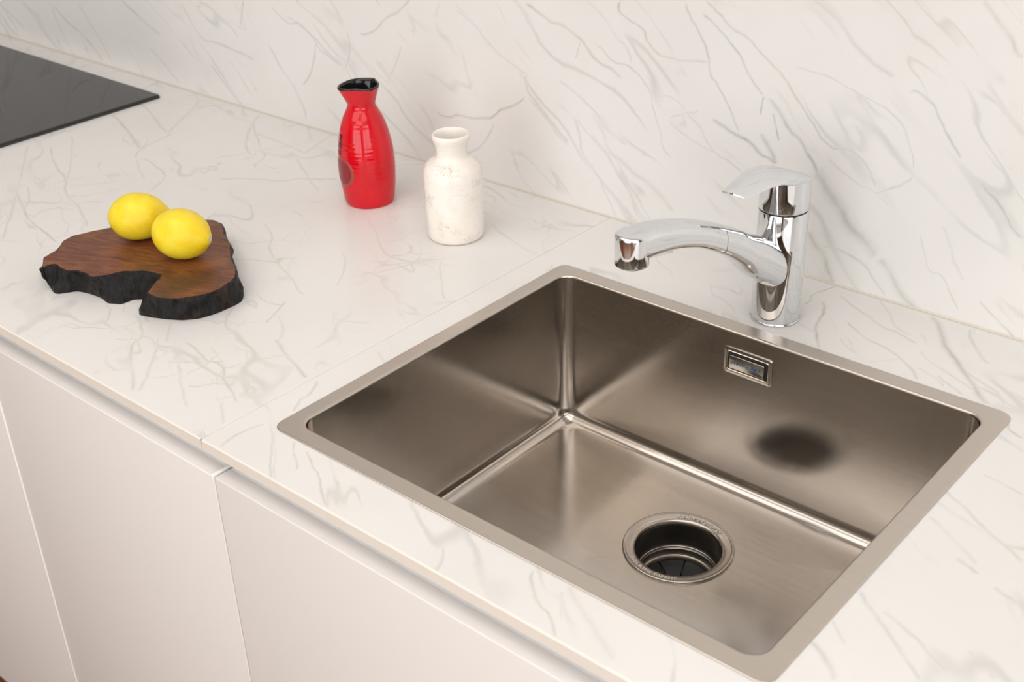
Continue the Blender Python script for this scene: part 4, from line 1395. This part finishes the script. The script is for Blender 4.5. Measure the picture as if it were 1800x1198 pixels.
# upper face: triangulated, slightly uneven, with a narrow inset so that the char shows at the edge
bm = bmesh.new()
vs = [bm.verts.new(p) for p in rows[0]]
es = [bm.edges.new((vs[i], vs[(i + 1) % n])) for i in range(n)]
bmesh.ops.triangle_fill(bm, use_beauty=True, use_dissolve=False, edges=es, normal=(0, 0, 1))
me = bpy.data.meshes.new('upper_face')
bm.to_mesh(me)
bm.free()
for p in me.polygons:
    p.use_smooth = False
uf = link('upper_face', me, M['wood'], board, (0, 0, 0))
tag(board, 'live edge dark wooden serving board with a charred black rim under two lemons', 'board')


# ------------------------------------------------------------------ lemons
def lemon_mat():
    t = NT('lemon_peel')
    v = t.coords()
    n1 = t.noise(v, 40, 3)
    c = t.mix(t.smooth(n1, 0.3, 0.7), (0.86, 0.60, 0.010, 1), (0.90, 0.71, 0.035, 1))
    spot = t.smooth(t.noise(v, 120, 2), 0.70, 0.76)
    c = t.mix(t.math('MULTIPLY', spot, 0.35), c, (0.45, 0.30, 0.02, 1))
    vo = t.n('TexVoronoi', feature='SMOOTH_F1')
    t.put(vo.inputs['Vector'], v)
    vo.inputs['Scale'].default_value = 620
    t.set(Base_Color=c, Roughness=0.36)
    t.b.inputs['Subsurface Weight'].default_value = 0.08
    t.b.inputs['Subsurface Radius'].default_value = (0.006, 0.004, 0.001)
    t.bump(vo.outputs['Distance'], 0.35, 0.0006)
    return t.m


M['lemon'] = lemon_mat()
M['scar'] = plain('stem_scar', (0.60, 0.52, 0.32, 1), 0.6)
M['scar_dark'] = plain('stem_scar_brown', (0.20, 0.16, 0.04, 1), 0.7)


def lemon(center, axis, half, rad, label, scar, seed, scar_mat):
    """half: half length without the nipple; axis: from stem end to nipple"""
    root = empty('lemon', (center[0], center[1], TB))
    ax = Vector(axis).normalized()
    q = Vector((1, 0, 0)).rotation_difference(ax)
    NU, NV = 44, 48
    rings = []
    for i in range(1, NU):
        t = math.pi * i / NU
        x = -math.cos(t)
        r = math.sin(t) ** 0.86
        X = x * half
        # nipple at +x, blunt knob at -x
        nip = math.exp(-((1 - x) / 0.055) ** 1.3)
        X += 0.0046 * nip
        kn = math.exp(-((1 + x) / 0.06) ** 1.3)
        X -= 0.0018 * kn
        ring = []
        for j in range(NV):
            a = 2 * math.pi * j / NV
            d = 1 + 0.030 * noise.noise(Vector((x * 1.6 + seed, math.cos(a) * 1.4, math.sin(a) * 1.4))) + 0.006 * noise.noise(Vector((x * 6, math.cos(a) * 5, math.sin(a) * 5 + seed)))
            p = Vector((X, rad * r * math.cos(a) * d, rad * r * math.sin(a) * d))
            p = q @ p
            ring.append((p.x, p.y, p.z + center[2] - TB))
        rings.append(ring)
    zmin = min(p[2] for r in rings for p in r)
    rings = [[(p[0], p[1], p[2] - zmin + 0.0003) for p in r] for r in rings]
    v, f = loft(rings, True, True)
    autosmooth(new_obj('peel', v, f, M['lemon'], root, True), 80)
    # scar disc on the named end
    e = half + 0.0046 if scar > 0 else -(half + 0.0018)
    vs, rr = [], []
    for r, dx in ((0.0034, -0.0010), (0.0032, 0.0005), (0.0018, 0.0008), (0.0006, 0.0002)):
        ring = []
        for j in range(16):
            a = 2 * math.pi * j / 16
            p = q @ Vector((e + dx * scar, r * math.cos(a), r * math.sin(a)))
            ring.append((p.x, p.y, p.z + center[2] - TB - zmin + 0.0003))
        rr.append(ring)
    v, f = loft(rr, False, True)
    autosmooth(new_obj('stem_scar', v, f, scar_mat, root, True), 60)
    tag(root, label, 'lemon', 'lemons on the wooden board')
    return root


RIGHT = Vector((0.758, 0.652, 0))
TOCAM = Vector((0.665, -0.746, 0))
lemon((-0.4167, 0.1486, 0.0560), RIGHT * 1.0 + Vector((0, 0, 0.06)), 0.0345, 0.0285,
      'yellow lemon at the back of the board, partly behind the other lemon', -1, 1.3, M['scar_dark'])
lemon((-0.3294, 0.1476, 0.0562), RIGHT * 1.0 + TOCAM * 0.42 + Vector((0, 0, -0.02)), 0.0345, 0.0295,
      'yellow lemon in front with its pale stem end facing right', 1, 5.7, M['scar'])
